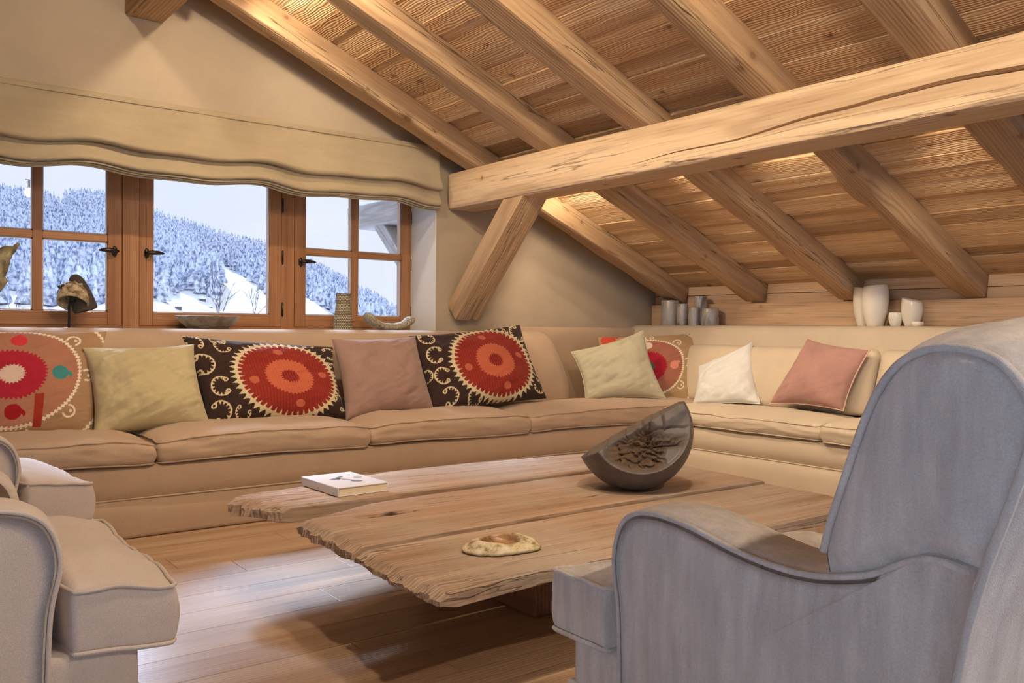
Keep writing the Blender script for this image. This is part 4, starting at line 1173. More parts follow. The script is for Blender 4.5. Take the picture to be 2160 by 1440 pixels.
build_slab('slab', ylo=([1.0, 3.2], [2.822, 2.815]), yhi=([1.0, 1.06, 1.22, 1.40, 1.83, 2.27, 2.9, 3.2], [3.04, 3.08, 3.15, 3.17, 3.28, 3.275, 3.22, 3.22]),
           xl=([0, 0.3, 0.7, 1.0], [1.175, 1.12, 1.06, 1.07]), xr=([0, 1], [3.105, 3.135]), seed=3, rag=0.050, edge=0.22, zt=0.330, dents=[(1.95, 3.10, 0.16, 0.003, 0.012), (1.55, 2.95, 0.10, 0.004, 0.01), (1.30, 3.02, 0.08, 0.006, 0.016), (1.27, 2.95, 0.06, 0.005, 0.014), (1.36, 3.07, 0.05, 0.005, 0.012), (2.6, 3.05, 0.2, 0.003, 0.01)])
build_slab('slab', ylo=([1.0, 1.38, 2.2, 3.2], [2.236, 2.25, 2.272, 2.250]), yhi=([1.0, 1.14, 1.26, 1.47, 1.72, 2.44, 3.2], [2.60, 2.634, 2.675, 2.767, 2.792, 2.803, 2.803]),
           xl=([0, 1], [1.125, 1.135]), xr=([0, 1], [3.06, 3.10]), seed=7, rag=0.022, edge=0.14, dents=[(1.44, 2.585, 0.07, 0.022, 0.045), (1.37, 2.595, 0.045, 0.020, 0.040), (1.52, 2.57, 0.05, 0.008, 0.03), (2.20, 2.42, 0.06, 0.008, 0.02), (2.42, 2.50, 0.09, 0.003, 0.012), (1.75, 2.70, 0.12, 0.003, 0.012), (1.9, 2.35, 0.25, 0.002, 0.006)])
build_slab('slab', ylo=([1.0, 1.46, 2.2, 3.2], [1.735, 1.775, 1.745, 1.74]), yhi=([1.0, 1.38, 2.2, 3.2], [2.222, 2.236, 2.258, 2.236]),
           xl=([0, 1], [1.105, 1.130]), xr=([0, 1], [3.03, 3.06]), seed=13, rag=0.020, edge=0.12, zt=0.310, dents=[(1.45, 2.12, 0.22, 0.003, 0.010), (1.3, 1.9, 0.12, 0.003, 0.010), (1.75, 1.95, 0.3, 0.002, 0.006)])
for xl_ in (1.768, 2.60):
    V, F = rbox(0.38, 0.115, 0.132, 0.010, 20, 4, 4); V = V + 0.004 * np.stack([0 * V[:, 0], fbm(V * [2, 6, 6] + xl_, 3, 3), fbm(V * [2, 6, 6] + 5, 4, 3)], 1)
    V[:, 2] = np.maximum(V[:, 2], -0.134)
    mk('block_leg', V, F, M['legwood'], tbl, M=Matrix(((0, -1, 0, xl_ + 0.115 - 2.1), (1, 0, 0, 2.19 + 0.38 - 2.5), (0, 0, 1, 0.1355), (0, 0, 0, 1))))

# ---- cracked half-sphere of dark clay
def clay_half_sphere():
    R = 0.232; C0 = np.array([2.455, 2.43, 0.320 + R - 0.004])
    cam_dir = np.array([-C0[0], -C0[1], 0.95 - C0[2]]); cam_dir /= np.linalg.norm(cam_dir)
    right = np.array([cam_dir[1] * -1, cam_dir[0], 0]); right /= np.linalg.norm(right); right = -right if right @ np.array([0.8, -0.6, 0]) < 0 else right
    upv = np.array([0, 0, 1.0])
    # top cut: rises to the right, tips a little towards the room
    upi = upv - (upv @ cam_dir) * cam_dir; upi /= np.linalg.norm(upi)
    nA = -0.50 * right + 0.86 * upi + 0.07 * cam_dir; nA /= np.linalg.norm(nA); dA = 0.012
    nB = 0.16 * right + 0.30 * upv + 0.94 * cam_dir; nB /= np.linalg.norm(nB); dB = 0.118
    o = -nA * 0.10 + nB * 0.0
    # unit directions
    nth, nph = 220, 320
    th = np.linspace(0.0, math.pi, nth); ph = np.linspace(0, 2 * math.pi, nph, endpoint=False)
    Tt, Ph = np.meshgrid(th, ph, indexing='ij'); Tt = Tt.ravel(); Ph = Ph.ravel()
    a1 = np.cross(nB, [0, 0, 1.0]); a1 /= np.linalg.norm(a1); a2 = np.cross(a1, nB)
    D = np.cos(Tt)[:, None] * nB + (np.sin(Tt) * np.cos(Ph))[:, None] * a1 + (np.sin(Tt) * np.sin(Ph))[:, None] * a2
    b = D @ o; cS = o @ o - R * R
    r = -b + np.sqrt(b * b - cS)
    def plane_r(nv, d):
        dn = D @ nv; t = np.where(dn > 1e-4, (d - o @ nv) / np.maximum(dn, 1e-4), 1e9); return t
    rA = plane_r(nA, dA)
    rB = plane_r(nB, dB)
    P0 = o + D * np.minimum(np.minimum(r, rA), rB)[:, None]
    onB = smooth(0.004, -0.004, rB - np.minimum(r, rA)); onA = smooth(0.006, -0.002, rA - np.minimum(r, rB))
    # face coordinates on the cracked front
    fx = P0 @ right / R; fz = P0 @ upv / R
    p3 = np.stack([fx * 2.6, fz * 2.6, 0 * fx], 1)
    wob = fbm(p3 * 2.2, 3, 3)
    gouge = smooth(0.56, 0.42, np.hypot((fx - 0.02) / 1.0, (fz + 0.26) / 1.10) + 0.16 * wob)          # broken-out centre
    low = smooth(0.25, 0.0, np.abs((fz + 0.12) - 0.05 - 0.04 * wob) * 1.6) * smooth(0.1, 0.35, fx)      # break below the upper plates
    rough = np.clip(np.maximum(gouge, 0.75 * low), 0, 1)
    strata = 0.014 * (np.abs(((fz * 9 + 1.2 * fbm(p3 * 1.5, 9, 3)) % 1) * 2 - 1)) + 0.016 * fbm(p3 * 5, 4, 4)
    dep = onB * rough * (0.030 + strata)
    # crack lines between the plates
    cr1 = np.exp(-((fz - 0.09 + 0.05 * wob - 0.10 * fx) / 0.012) ** 2) * (fx > 0.1)
    cr2 = np.exp(-((fx - 0.22 - 0.05 * np.sin(fz * 9)) / 0.012) ** 2) * (fz > 0.08)
    cr3 = np.exp(-((fx - 0.52 - 0.04 * np.sin(fz * 8 + 2)) / 0.012) ** 2) * (fz > 0.10)
    cr4 = np.exp(-((fz + 0.17 - 0.05 * fx) / 0.014) ** 2) * (fx > 0.35)
    cr5 = np.exp(-((fx + 0.36 + 0.25 * (fz + 0.2)) / 0.014) ** 2) * (fz < -0.02) * (fz > -0.55)
    dep = dep + onB * 0.018 * np.clip(cr1 + cr2 + cr3 + cr4 + cr5, 0, 1)
    step = smooth(-0.02, 0.02, (P0 @ nA) - dA + 0.045 + 0.012 * wob)                                      # stepped plates along the top rim
    dep = dep + onB * 0.014 * (1 - step) * (1 - rough)
    dep = dep + onA * (0.010 * np.clip(fbm(p3 * 3, 12, 3) + 0.3, 0, 1) + 0.012 * np.exp(-((((fx * 3.1) % 1) - 0.5) / 0.05) ** 2))
    rr = np.minimum(np.minimum(r, rA), rB) - dep
    V = o + D * rr[:, None]
    V[:, 2] = np.maximum(V[:, 2], -R + 0.004)
    me = mesh('clay_half_sphere', V, grid_faces(nth, nph, wrap_v=True))
    ca = me.color_attributes.new('Rough', 'FLOAT_COLOR', 'POINT')
    q = np.clip(rough * onB, 0, 1)
    ca.data.foreach_set('color', np.stack([q, q, q, np.ones_like(q)], 1).astype(np.float32).ravel())
    m = N('cracked_dark_clay', 0.45, 0.4)
    at_ = m.new('ShaderNodeAttribute'); at_.attribute_name = 'Rough'
    n1 = m.noise(m.coord((1, 1, 1)), 14, 5, 0.6)
    sm_ = m.ramp(n1, [(0.3, lin(80, 73, 72)), (0.7, lin(104, 96, 92))])
    rg_ = m.ramp(n1, [(0.3, lin(70, 54, 40)), (0.7, lin(112, 92, 72))])
    m.color(m.mix(at_.outputs['Color'], sm_, rg_))
    m.link(m.math('ADD', m.math('MULTIPLY', at_.outputs['Fac'], 0.45), 0.42), m.b.inputs['Roughness'])
    m.bump(m.noise(m.coord((1, 1, 1)), 60, 4, 0.6), 0.25, 0.003)
    ob = obj('clay_sculpture', me, m.m, None, loc=tuple(C0))
    tag(ob, 'dark clay half-sphere with a cracked, broken face resting on the coffee table', 'sculpture')
clay_half_sphere()

# ---- book
bk = tag(empty('book', (1.497, 3.028, 0.3312), math.radians(2)), 'white book with a soft grey cover image lying on the coffee table', 'book')
pages = plain('book_pages', lin(222, 206, 178), 0.8, 0, 0.2, 0.08, 3)
cov = plain('book_cover', lin(226, 224, 226), 0.4, 0, 0.4)
V, F = rbox(0.102, 0.146, 0.0135, 0.001); mk('page_block', V, F, pages, bk, False, loc=(0.001, 0, 0.0165))
V, F = rbox(0.106, 0.150, 0.0015, 0.0008); mk('back_cover', V, F, cov, bk, False, loc=(0, 0, 0.0015))
fc = mk('front_cover', *rbox(0.106, 0.150, 0.0015, 0.0008), cov, bk, False, loc=(0, 0, 0.0315))
V, F = rbox(0.0015, 0.150, 0.0145, 0.0008); mk('spine', V, F, cov, bk, False, loc=(-0.1055, 0, 0.0165))
def decal(pts, mat):
    P = spline(np.array(pts), 30, True); n = len(P)
    V = np.vstack([np.hstack([P, np.full((n, 1), 0.0016)]), np.hstack([P, np.full((n, 1), 0.0021)])])
    mk('cover_print', V, [tuple(range(n, 2 * n))] + [(i, (i + 1) % n, (i + 1) % n + n, i + n) for i in range(n)], mat, fc, False)
gp = plain('cover_print_grey', lin(150, 150, 160), 0.4); gp2 = plain('cover_print_olive', lin(178, 176, 158), 0.4); gp3 = plain('cover_print_slate', lin(116, 118, 130), 0.4)
decal([(-0.055, 0.02), (-0.02, 0.045), (0.02, 0.07), (0.025, 0.06), (-0.005, 0.03), (-0.02, 0.005)], gp3)
decal([(-0.01, 0.045), (0.0, 0.025), (0.012, -0.01), (0.022, -0.035), (0.012, -0.05), (0.0, -0.015), (-0.02, 0.03)], gp)
decal([(0.005, -0.04), (0.03, -0.05), (0.04, -0.07), (0.02, -0.075), (0.004, -0.06)], gp3)
decal([(0.045, 0.01), (0.06, 0.035), (0.075, 0.045), (0.085, 0.03), (0.078, 0.005), (0.058, -0.008)], gp2)

# ---- stone dish
def stone_dish():
    prof = [(0.001, 0.0), (0.080, 0.0), (0.098, 0.003), (0.103, 0.010), (0.097, 0.016), (0.086, 0.024), (0.074, 0.031), (0.066, 0.033), (0.060, 0.029), (0.052, 0.018), (0.036, 0.011), (0.001, 0.009)]
    V, F = lathe(np.array(spline(prof, 44)), 90)
    t = np.arctan2(V[:, 1], V[:, 0]); rad = np.hypot(V[:, 0], V[:, 1])
    k = 1 + 0.12 * np.sin(2 * t + 0.6) + 0.06 * np.sin(3 * t + 2)
    nz = fbm(V * 32, 5, 4)
    outer = smooth(0.066, 0.082, rad)
    V[:, 0] *= k + 0.10 * nz * outer; V[:, 1] *= (k + 0.10 * nz * outer) * 0.92
    V[:, 2] = np.maximum(0, V[:, 2] * (1 + 0.28 * nz * outer) + 0.004 * np.sin(2 * t) * (V[:, 2] > 0.02))
    m = N('rough_agate_stone', 0.7, 0.4)
    tc = m.new('ShaderNodeTexCoord'); sx = m.new('ShaderNodeSeparateXYZ'); m.link(tc.outputs['Object'], sx.inputs[0])
    rr = m.math('SQRT', m.math('ADD', m.math('MULTIPLY', sx.outputs[0], sx.outputs[0]), m.math('MULTIPLY', sx.outputs[1], sx.outputs[1])))
    n1 = m.noise(m.coord((1, 1, 1)), 38, 5, 0.65)
    rind = m.ramp(n1, [(0.32, lin(112, 92, 66)), (0.5, lin(206, 190, 150)), (0.7, lin(228, 220, 200))])
    core = m.ramp(m.noise(m.coord((1, 1, 1)), 26, 3), [(0.35, lin(98, 66, 42)), (0.65, lin(168, 128, 92))])
    f = m.ramp(rr, [(0.055, (0, 0, 0)), (0.064, (1, 1, 1))])
    m.color(m.mix(f, core, rind)); m.link(m.math('ADD', m.math('MULTIPLY', f, 0.5), 0.25), m.b.inputs['Roughness'])
    m.bump(n1, 0.5, 0.006)
    o = mk('stone_dish', V, F, m.m, loc=(1.487, 2.005, 0.3095), rot=(0, 0, math.radians(-36)))
    tag(o, 'rough natural stone dish with a polished hollow on the near slab of the table', 'dish')
stone_dish()

# ================================================================= OBJECTS ON THE SILL
ZS = 0.925
M['speck'] = plain('speckled_stone', lin(196, 186, 162), 0.75, 0, 0.3, 0.0, 90, 0.4, lin(120, 108, 86))
M['greystone'] = plain('grey_marbled_stone', lin(176, 164, 144), 0.5, 0, 0.4, 0.0, 14, 0.05, lin(128, 114, 94))
prof = [(0.001, 0.0), (0.085, 0.0), (0.115, 0.008), (0.155, 0.040), (0.185, 0.076), (0.190, 0.081), (0.186, 0.082), (0.178, 0.078), (0.145, 0.042), (0.105, 0.018), (0.001, 0.014)]
V, F = lathe(prof, 60, wob=0.01)
tag(mk('shallow_bowl', V, F, M['greystone'], loc=(1.685, 5.24, ZS + 0.001)), 'wide shallow grey stone bowl on the sill under the middle window', 'bowl')

def woven_vase():
    z = np.linspace(0, 0.245, 60)
    r = np.interp(z, [0, 0.02, 0.06, 0.15, 0.20, 0.232, 0.245], [0.060, 0.0615, 0.060, 0.050, 0.045, 0.047, 0.050])
    n = 64
    prof = list(zip(r, z)) + [(0.046, 0.245), (0.042, 0.23), (0.055, 0.03), (0.001, 0.02)]
    V, F = lathe([(0.001, 0)] + prof, n)
    t = np.arctan2(V[:, 1], V[:, 0]); rad = np.hypot(V[:, 0], V[:, 1])
    row = np.floor(V[:, 2] / 0.0125); rel = 0.0025 * np.maximum(np.sin(V[:, 2] / 0.0125 * 2 * math.pi) * 0.5, np.sin(t * 18 + row * math.pi)) * (rad > 0.04)
    s = 1 + rel / np.maximum(rad, 0.01); V[:, 0] *= s; V[:, 1] *= s
    m = N('incised_stoneware', 0.85, 0.2)
    tc = m.new('ShaderNodeTexCoord'); sx = m.new('ShaderNodeSeparateXYZ'); m.link(tc.outputs['Object'], sx.inputs[0])
    an = m.math('ARCTAN2', sx.outputs[1], sx.outputs[0])
    br = m.new('ShaderNodeTexBrick'); cb = m.new('ShaderNodeCombineXYZ'); m.link(m.math('MULTIPLY', an, 0.055), cb.inputs[0]); m.link(sx.outputs[2], cb.inputs[1]); m.link(cb.outputs[0], br.inputs['Vector'])
    br.inputs['Scale'].default_value = 1; br.inputs['Brick Width'].default_value = 0.0115; br.inputs['Row Height'].default_value = 0.0105; br.inputs['Mortar Size'].default_value = 0.0022
    br.inputs['Color1'].default_value = (*lin(206, 196, 164), 1); br.inputs['Color2'].default_value = (*lin(188, 176, 142), 1); br.inputs['Mortar'].default_value = (*lin(92, 84, 72), 1)
    m.color(br.outputs['Color'])
    o = mk('patterned_vase', V, F, m.m, loc=(2.577, 5.25, ZS)); tag(o, 'slender beige vase with an incised woven pattern by the right window', 'vase')
woven_vase()

def crescent():
    t = np.linspace(0, math.pi, 40); a = 0.165
    P = np.stack([-a * np.cos(t) * 1.0, 0 * t, 0.105 - 0.078 * np.sin(t) ** 0.8], 1)
    P[:, 2] += 0.018 * np.cos(t) ** 2 * (np.cos(t) > 0)
    rad = np.interp(t, [0, 0.12, 0.45, 1.2, math.pi - 0.9, math.pi - 0.3, math.pi - 0.08, math.pi], [0.012, 0.028, 0.034, 0.026, 0.026, 0.032, 0.024, 0.006])
    V, F = tube(P, 0.03, False, 18, True, rad)
    V[:, 1] *= 1.9
    V = V + 0.004 * np.stack([fbm(V * 25, 2, 3), fbm(V * 25 + 4, 3, 3), fbm(V * 25 + 8, 4, 3)], 1)
    V[:, 2] = np.maximum(V[:, 2], 0.0)
    # flat hollow along the top
    o = mk('crescent_dish', V, F, M['speck'], loc=(2.925, 5.25, ZS), rot=(0, 0, 0.0)); tag(o, 'speckled pale stone dish shaped like a crescent, beside the patterned vase', 'dish')
crescent()

def mask():
    root = tag(empty('carved_mask', (0.926, 5.22, ZS)), 'carved dark mask tipped on a thin black stand in front of the left window', 'mask')
    V, F = lathe([(0.001, 0), (0.045, 0), (0.047, 0.003), (0.045, 0.006), (0.001, 0.007)], 30); mk('stand_foot', V, F, M['black_iron'], root)
    P = spline([(0, 0, 0.006), (0.002, 0, 0.07), (0.002, 0, 0.125), (0.012, 0, 0.142), (0.03, 0.0, 0.150), (0.045, 0, 0.165)], 30)
    V, F = tube(P, 0.0065, False, 8); mk('stand_rod', V, F, M['black_iron'], root)
    # hollow carved dome, its rim tipped towards the room, with a dark hood behind
    m = plain('carved_weathered_wood', lin(206, 188, 150), 0.8, 0, 0.3, 0.0, 30, 0.4, lin(104, 84, 60))
    dk = plain('blackened_wood', lin(74, 66, 58), 0.8, 0, 0.25, 0.3, 18, 0.3)
    def dome(r_, h_, wx):
        prof = [(0.001, h_), (0.30 * r_, 0.97 * h_), (0.62 * r_, 0.82 * h_), (0.86 * r_, 0.52 * h_), (0.97 * r_, 0.22 * h_), (r_, 0.03 * h_), (0.97 * r_, -0.015), (0.88 * r_, -0.012), (0.84 * r_, 0.08 * h_), (0.70 * r_, 0.40 * h_), (0.44 * r_, 0.66 * h_), (0.001, 0.76 * h_)]
        V, F = lathe(spline(prof, 50), 64); V[:, 0] *= wx; return V, F
    V, F = dome(0.072, 0.128, 1.12)
    th_ = np.arctan2(V[:, 1], V[:, 0])
    rg_ = 0.010 * np.maximum(0, np.sin(th_ * 9)) * smooth(0.02, 0.05, V[:, 2]) * smooth(0.12, 0.09, V[:, 2]) * (V[:, 0] < 0.02)
    s_ = 1 + rg_ / np.maximum(np.hypot(V[:, 0], V[:, 1]), 0.02); V[:, 0] *= s_; V[:, 1] *= s_
    V += 0.002 * np.stack([fbm(V * 40, 2, 3), fbm(V * 40 + 5, 3, 3), fbm(V * 40 + 9, 4, 3)], 1)
    head = mk('mask_face', V, F, m, root, loc=(0.018, -0.005, 0.150), rot=(math.radians(-34), math.radians(16), 0))
    for k in range(4):
        P = spline([(-0.078 + 0.012 * k, -0.045 + 0.004 * k, 0.030 + 0.014 * k), (-0.084 + 0.017 * k, -0.030, 0.050 + 0.016 * k), (-0.070 + 0.020 * k, -0.008, 0.070 + 0.016 * k)], 12)
        V, F = tube(P, 0.008, False, 8, True, np.interp(np.linspace(0, 1, len(P)), [0, 0.3, 0.8, 1], [0.004, 0.009, 0.009, 0.003])); mk('carved_ridge', V, F, dk, head)
    V, F = dome(0.062, 0.195, 1.0)
    mk('hood', V, F, dk, root, loc=(0.088, 0.035, 0.116), rot=(math.radians(-6), math.radians(-16), 0))
mask()

def antler():
    root = tag(empty('root_sculpture', (0.52, 5.22, ZS)), 'gnarled pale root sculpture at the left edge of the window sill', 'sculpture')
    m = plain('bleached_root_wood', lin(176, 166, 126), 0.8, 0, 0.3, 0.0, 16, 0.5, lin(98, 86, 62))
    V, F = rbox(0.05, 0.045, 0.012, 0.004); mk('plinth', V, F, M['black_iron'], root, loc=(0, 0, 0.0125))
    def limb(P, rad, name='limb'):
        P = spline(np.array(P), 24); rr = np.interp(np.linspace(0, 1, len(P)), np.linspace(0, 1, len(rad)), rad)
        V, F = tube(P, 0.02, False, 12, True, rr); V = V + 0.006 * np.stack([fbm(V * 30, 1, 3), fbm(V * 30 + 3, 2, 3), fbm(V * 30 + 7, 3, 3)], 1)
        mk(name, V, F, m, root)
    limb([(0, 0, 0.02), (0.01, 0, 0.12), (0.03, 0, 0.19), (0.06, 0, 0.22), (0.108, 0, 0.26)], [0.022, 0.026, 0.040, 0.036, 0.018])
    limb([(0.04, 0, 0.20), (0.075, 0, 0.30), (0.085, 0, 0.36), (0.115, 0, 0.405), (0.150, -0.01, 0.42)], [0.03, 0.038, 0.045, 0.036, 0.012])
    limb([(0.075, 0, 0.33), (0.06, 0, 0.40), (0.02, 0, 0.44)], [0.04, 0.03, 0.01])
    limb([(0.11, 0, 0.39), (0.155, 0, 0.435), (0.165, 0.0, 0.452)], [0.024, 0.014, 0.006])
antler()

# ================================================================= VASES ON THE LOW WALL
ZL = 0.9785
def pewter():
    m = N('streaked_pewter', 0.38, 0.5); m.b.inputs['Metallic'].default_value = 0.25
    n1 = m.noise(m.coord((1, 1, 0.35), 20.0), 16, 5, 0.65, 1.2)
    m.color(m.ramp(n1, [(0.34, lin(112, 108, 104)), (0.46, lin(186, 182, 176)), (0.7, lin(212, 208, 200))]))
    m.bump(n1, 0.15, 0.002)
    return m.m
M['pewter'] = pewter()
def pot(x, y, r, h, label, mat, shape=None, name='pewter_vase', grp='pewter vases on the low wall', tilt=0.0, n=40):
    if shape is None:
        prof = [(0.001, 0), (r * 0.97, 0), (r, 0.004), (r * 0.985, h * 0.5), (r * 0.94, h * 0.97), (r * 0.92, h), (r * 0.86, h), (r * 0.85, h * 0.9), (r * 0.9, h * 0.12), (0.001, h * 0.1)]
    else: prof = [(a * r, b * h) for a, b in shape]
    def tl(V):
        W = V.copy(); W[:, 2] += tilt * W[:, 1] * (W[:, 2] / h) ** 2; return W
    V, F = lathe(prof, n, wob=0.012, seed=int(x * 100 + y * 37) % 50, tilt=tl if tilt else None)
    V[:, 2] = np.maximum(V[:, 2], 0)
    o = mk(name, V, F, mat, loc=(x, y, ZL)); tag(o, label, 'vase', grp)
pot(5.268, 4.815, 0.078, 0.212, 'tallest and widest pewter cylinder vase, at the end nearest the corner', M['pewter'])
pot(5.235, 4.655, 0.047, 0.180, 'slim pewter vase standing in front of the widest pewter one', M['pewter'])
pot(5.285, 4.515, 0.050, 0.240, 'tall slim pewter vase at the back of the group', M['pewter'])
pot(5.215, 4.520, 0.044, 0.150, 'low slim pewter vase in front of the tall slim one', M['pewter'])
pot(5.245, 4.385, 0.068, 0.140, 'short broad pewter vase at the right of the group', M['pewter'])
WS = [(0.001, 0), (0.52, 0), (0.58, 0.012), (0.72, 0.15), (0.90, 0.36), (1.0, 0.60), (1.0, 0.76), (0.95, 0.92), (0.90, 0.985), (0.86, 1.0), (0.80, 0.985), (0.86, 0.85), (0.9, 0.62), (0.5, 0.08), (0.001, 0.06)]
pot(5.290, 3.130, 0.074, 0.262, 'tall white ceramic vase half hidden behind the larger white one', M['white_cer'], WS, 'white_vase', 'white vases on the low wall', 0.12)
pot(5.225, 3.020, 0.082, 0.268, 'largest white ceramic vase, tapering to a narrow foot', M['white_cer'], WS, 'white_vase', 'white vases on the low wall', -0.10)
pot(5.235, 2.888, 0.042, 0.096, 'small white ceramic beaker between the two larger white vases', M['white_cer'], WS, 'white_vase', 'white vases on the low wall')
pot(5.262, 2.797, 0.064, 0.176, 'medium white ceramic vase with a slanted rim', M['white_cer'], WS, 'white_vase', 'white vases on the low wall', 0.30)
pot(5.215, 2.735, 0.036, 0.038, 'tiny low white ceramic cup at the right end of the group', M['white_cer'], WS, 'white_vase', 'white vases on the low wall')

# ================================================================= OUTSIDE
def outside():
    # silvered purlin end and strut under the eaves
    V, F = timber(1.10, 0.115, 0.095, 0.012, 21, 0.012, 50)
    e_ = smooth(0.42, 0.55, V[:, 0]); V[:, 2] += e_ * 0.05 * (V[:, 2] < 0)
    o = mk('eaves_beam', V, F, M['grey_timber'], M=frame_from((0, 1, 0), (-1, 0, 0), (0, 0, 1), (3.40, 6.085, 1.855)))
    tag(o, 'silvered timber beam end outside the right window', 'beam')
    A_, B_ = Vector((3.40, 5.53, 1.20)), Vector((3.40, 6.20, 1.79)); dd = (B_ - A_); L_ = dd.length; dd.normalize()
    V, F = timber(L_, 0.07, 0.06, 0.01, 22, 0.008, 30)
    az_ = Vector((0, -dd.z, dd.y)); ay_ = az_.cross(dd)
    o = mk('eaves_strut', V, F, M['grey_timber'], M=frame_from(dd, ay_, az_, (A_ + B_) / 2))
    tag(o, 'silvered slanting strut below the beam end outside the right window', 'strut')
    # snowy mountain side: polar terrain round the house
    az = np.radians(np.linspace(-180, 180, 420)); rs = np.concatenate([np.linspace(8, 60, 10), np.linspace(80, 1000, 90), [1150, 1500]])
    azd = [-180, -90, -30, -10, 0, 6, 9, 12.2, 14.7, 18, 21.4, 24, 26.8, 29.7, 32, 40, 60, 100, 180]
    tn = [0.06, 0.06, 0.12, 0.15, 0.14, 0.132, 0.128, 0.134, 0.118, 0.098, 0.084, 0.070, 0.042, 0.012, 0.0, 0.0, 0.02, 0.05, 0.06]
    RIDGE = 900.0
    def terr(a, r):
        top = np.interp(np.degrees(a), azd, tn) * RIDGE * 0.97
        t = np.clip((r - 130) / (RIDGE - 130), 0, 1)
        z = -14 + (top + 14) * (0.25 * t + 0.75 * t ** 1.25)
        z = np.where(r > RIDGE, top - (r - RIDGE) * 0.35, z)
        z = np.where(r < 130, -14 + 8.0 * (1 - np.clip(r / 60, 0, 1)), z)
        q = np.stack([a * 22, r / 90, 0 * a], 1)
        return z + 9 * fbm(q, 3, 4) * np.clip((r - 100) / 300, 0, 1) * np.clip((RIDGE + 60 - r) / 250, 0.15, 1)
    A2, R2 = np.meshgrid(az, rs, indexing='ij'); A2 = A2.ravel(); R2 = R2.ravel()
    Z = terr(A2, R2)
    V = np.stack([R2 * np.sin(A2), R2 * np.cos(A2), Z], 1)
    sn = plain('snow', lin(244, 246, 252), 0.7, 0, 0.3, 0.02, 0.05)
    t_ = mk('snowy_mountain', V, grid_faces(len(az), len(rs), flip=True), sn); tag(t_, 'snow covered mountain slope seen through the windows', 'mountain')
    # conifers
    def tree_geo(seed, tiers=4, n=6):
        rg = random.Random(seed); Vt = []; Ft = []
        for k in range(tiers):
            z0 = 0.06 + 0.80 * k / tiers; z1 = z0 + 0.46 * (1 - 0.45 * k / tiers); r0 = 0.20 * (1 - k / (tiers + 0.6))
            b_ = len(Vt)
            for i in range(n):
                t = 2 * math.pi * (i + 0.5 * (k % 2)) / n; rr = r0 * rg.uniform(0.75, 1.2)
                Vt.append((rr * math.cos(t), rr * math.sin(t), z0 - rg.uniform(0, 0.05)))
            Vt.append((0, 0, min(z1, 1.0)))
            for i in range(n): Ft.append((b_ + i, b_ + (i + 1) % n, b_ + n))
        return np.array(Vt), Ft
    m = N('frosted_conifer', 0.9, 0.1)
    geo = m.new('ShaderNodeNewGeometry'); sx = m.new('ShaderNodeSeparateXYZ'); m.link(geo.outputs['Normal'], sx.inputs[0])
    tcx = m.new('ShaderNodeTexNoise'); m.link(geo.outputs['Position'], tcx.inputs['Vector']); tcx.inputs['Scale'].default_value = 0.55; tcx.inputs['Detail'].default_value = 3
    f = m.ramp(tcx.outputs['Fac'], [(0.34, (0, 0, 0)), (0.56, (1, 1, 1))])
    m.color(m.mix(f, lin(112, 124, 152), lin(226, 232, 248)))
    protos = [tree_geo(k) for k in range(5)]
    rg = np.random.default_rng(5)
    pts = []
    while len(pts) < 7600:
        a = math.radians(rg.uniform(1.5, 33)); r = math.sqrt(rg.uniform(300 ** 2, 905 ** 2)); pts.append((a, r))
    pts = np.array(pts); zz = terr(pts[:, 0], pts[:, 1]); el = (zz - 0.95) / pts[:, 1]; ad = np.degrees(pts[:, 0])
    keep = el > -0.01
    cl = fbm(np.stack([ad * 0.55, el * 42, 0 * el], 1), 21, 3)
    keep &= ~((ad > 13) & (ad < 23.5) & (el < 0.030 + 0.006 * np.sin(ad * 2)))                       # meadow
    keep &= ~((ad > 18.6) & (ad < 23) & (el < 0.068 - 0.011 * (ad - 18.6)) & (el > 0.0))               # ski slope
    keep &= ~((ad > 23) & (ad < 26.2) & (el < 0.040 - 0.010 * (ad - 23)))
    keep &= ~((np.abs(ad - 8.9 - 0.0) < 0.9) & (np.abs(el - 0.128 + 0.008 * (ad - 8.9)) < 0.006))
    keep &= ~(cl > 0.42)
    pts, zz = pts[keep], zz[keep]
    hts = rg.uniform(9, 16, len(pts))
    order = np.argsort(-hts / pts[:, 1])
    big = set(order[:300].tolist())
    mes = []
    for v, f_ in protos:
        me = mesh('conifer', v, f_, False); me.materials.append(m.m); mes.append(me)
    Vs = []; Fs = []; n0 = 0
    for i in range(len(pts)):
        a, r = pts[i]; p = np.array([r * math.sin(a), r * math.cos(a), zz[i] - 0.5]); h_ = hts[i]
        if i in big:
            o = obj('conifer', mes[i % 5], None, None, loc=tuple(p), rot=(0, 0, i * 1.7)); o.scale = (h_, h_, h_)
            tag(o, 'snow frosted conifer of the mountain forest beyond the windows', 'tree', 'frosted conifers on the mountain')
        else:
            v, f_ = protos[i % 5]; c_, s_ = math.cos(i * 1.7), math.sin(i * 1.7)
            W = np.stack([v[:, 0] * c_ - v[:, 1] * s_, v[:, 0] * s_ + v[:, 1] * c_, v[:, 2]], 1) * h_ + p
            Vs.append(W); Fs.append(np.array(f_) + n0); n0 += len(v)
    o = mk('conifer_forest', np.vstack(Vs), np.vstack(Fs), m.m, sm=False)
    tag(o, 'dense frosted conifer forest covering the far mountain', 'forest', kind='stuff')
    # bare shrubs near the house
    tw = plain('bare_twig', lin(108, 100, 110), 0.9)
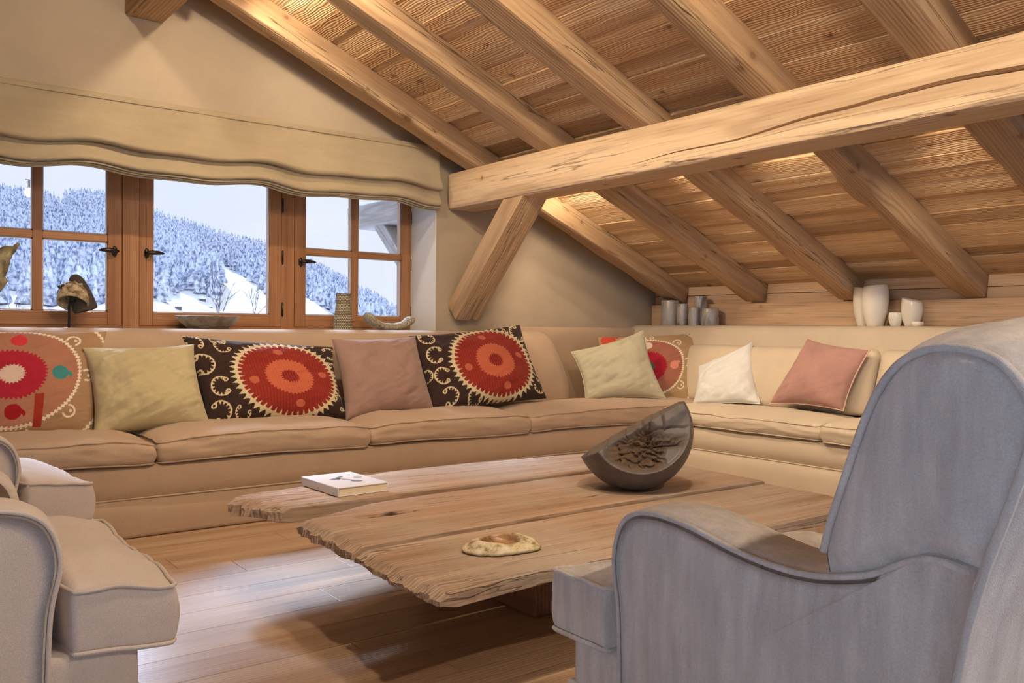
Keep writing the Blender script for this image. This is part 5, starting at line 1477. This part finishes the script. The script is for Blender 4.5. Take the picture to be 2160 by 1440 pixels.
    def shrub(azd_, r, h_, seed, label):
        rg2 = random.Random(seed); a = math.radians(azd_); parts = []
        def grow(p, d, L, rad, lev):
            q = p + d * L; parts.append(tube([p, (p + q) / 2 + np.array([rg2.uniform(-.04, .04) * L, 0, 0]), q], rad, False, 4, False, [rad, rad * .8, rad * .6]))
            if lev == 0: return
            for _ in range(4):
                nd = d + np.array([rg2.uniform(-.7, .7), rg2.uniform(-.7, .7), rg2.uniform(-.15, .35)]); nd /= np.linalg.norm(nd)
                t = rg2.uniform(0.35, 1.0); grow(p + (q - p) * t, nd, L * rg2.uniform(0.45, 0.65), rad * 0.55, lev - 1)
        grow(np.zeros(3), np.array([0, 0, 1.0]), h_ * 0.6, h_ * 0.009, 3)
        V, F = join(parts)
        zb = float(terr(np.array([a]), np.array([r]))[0])
        o = mk('bare_shrub', V, F, tw, loc=(r * math.sin(a), r * math.cos(a), 0.95 + r * -0.035))
        tag(o, label, 'shrub', 'bare shrubs outside the window')
    # tiny chalets in the meadow and a lift pylon on the ridge
    hutw = plain('dark_chalet_wood', lin(96, 84, 84), 0.9)
    def hut(azd_, el_, w_, label):
        a = math.radians(azd_); rr_ = np.linspace(220, 600, 200); e_ = (terr(np.full(200, a), rr_) - 0.95) / rr_
        r = float(rr_[np.argmin(np.abs(e_ - el_))]); z = float(terr(np.array([a]), np.array([r]))[0])
        root = tag(empty('chalet', (r * math.sin(a), r * math.cos(a), z - 0.3), -a), label, 'chalet', 'chalets in the snowy meadow')
        V, F = box(-w_ / 2, w_ / 2, -w_ / 2, w_ / 2, 0, w_ * 0.5); mk('wall', V, F, hutw, root, sm=False)
        V, F = prism_xz([(-w_ * 0.65, w_ * 0.45), (w_ * 0.65, w_ * 0.45), (0, w_ * 0.85)], -w_ * 0.6, w_ * 0.6); mk('roof', V, F, sn, root, sm=False)
    hut(17.5, 0.0265, 2.6, 'tiny snowed-in chalet in the clearing, the highest of three'); hut(16.1, 0.0175, 2.2, 'tiny chalet low at the left of the middle window'); hut(17.9, 0.0180, 2.2, 'tiny chalet low near the bare shrub')
    a = math.radians(8.0); zr_ = float(terr(np.array([a]), np.array([890.0]))[0])
    V, F = join([tube([(-0.8, 0, 0), (-0.5, 0, 14)], 0.35, n=5), tube([(0.8, 0, 0), (0.5, 0, 14)], 0.35, n=5), tube([(-3, 0, 13.6), (3, 0, 13.6)], 0.35, n=5), tube([(-0.7, 0, 6), (0.7, 0, 6)], 0.25, n=5)])
    tag(mk('lift_pylon', V, F, hutw, loc=(890 * math.sin(a), 890 * math.cos(a), zr_ + 6)), 'small ski lift pylon on the ridge in the left window', 'pylon')
    shrub(18.5, 26, 2.6, 1, 'taller bare twiggy shrub outside the middle window')
    shrub(20.6, 24, 2.0, 2, 'smaller bare shrub at the right of the middle window')
    shrub(7.2, 30, 2.2, 4, 'frosted bare shrub low in the left window')
outside()
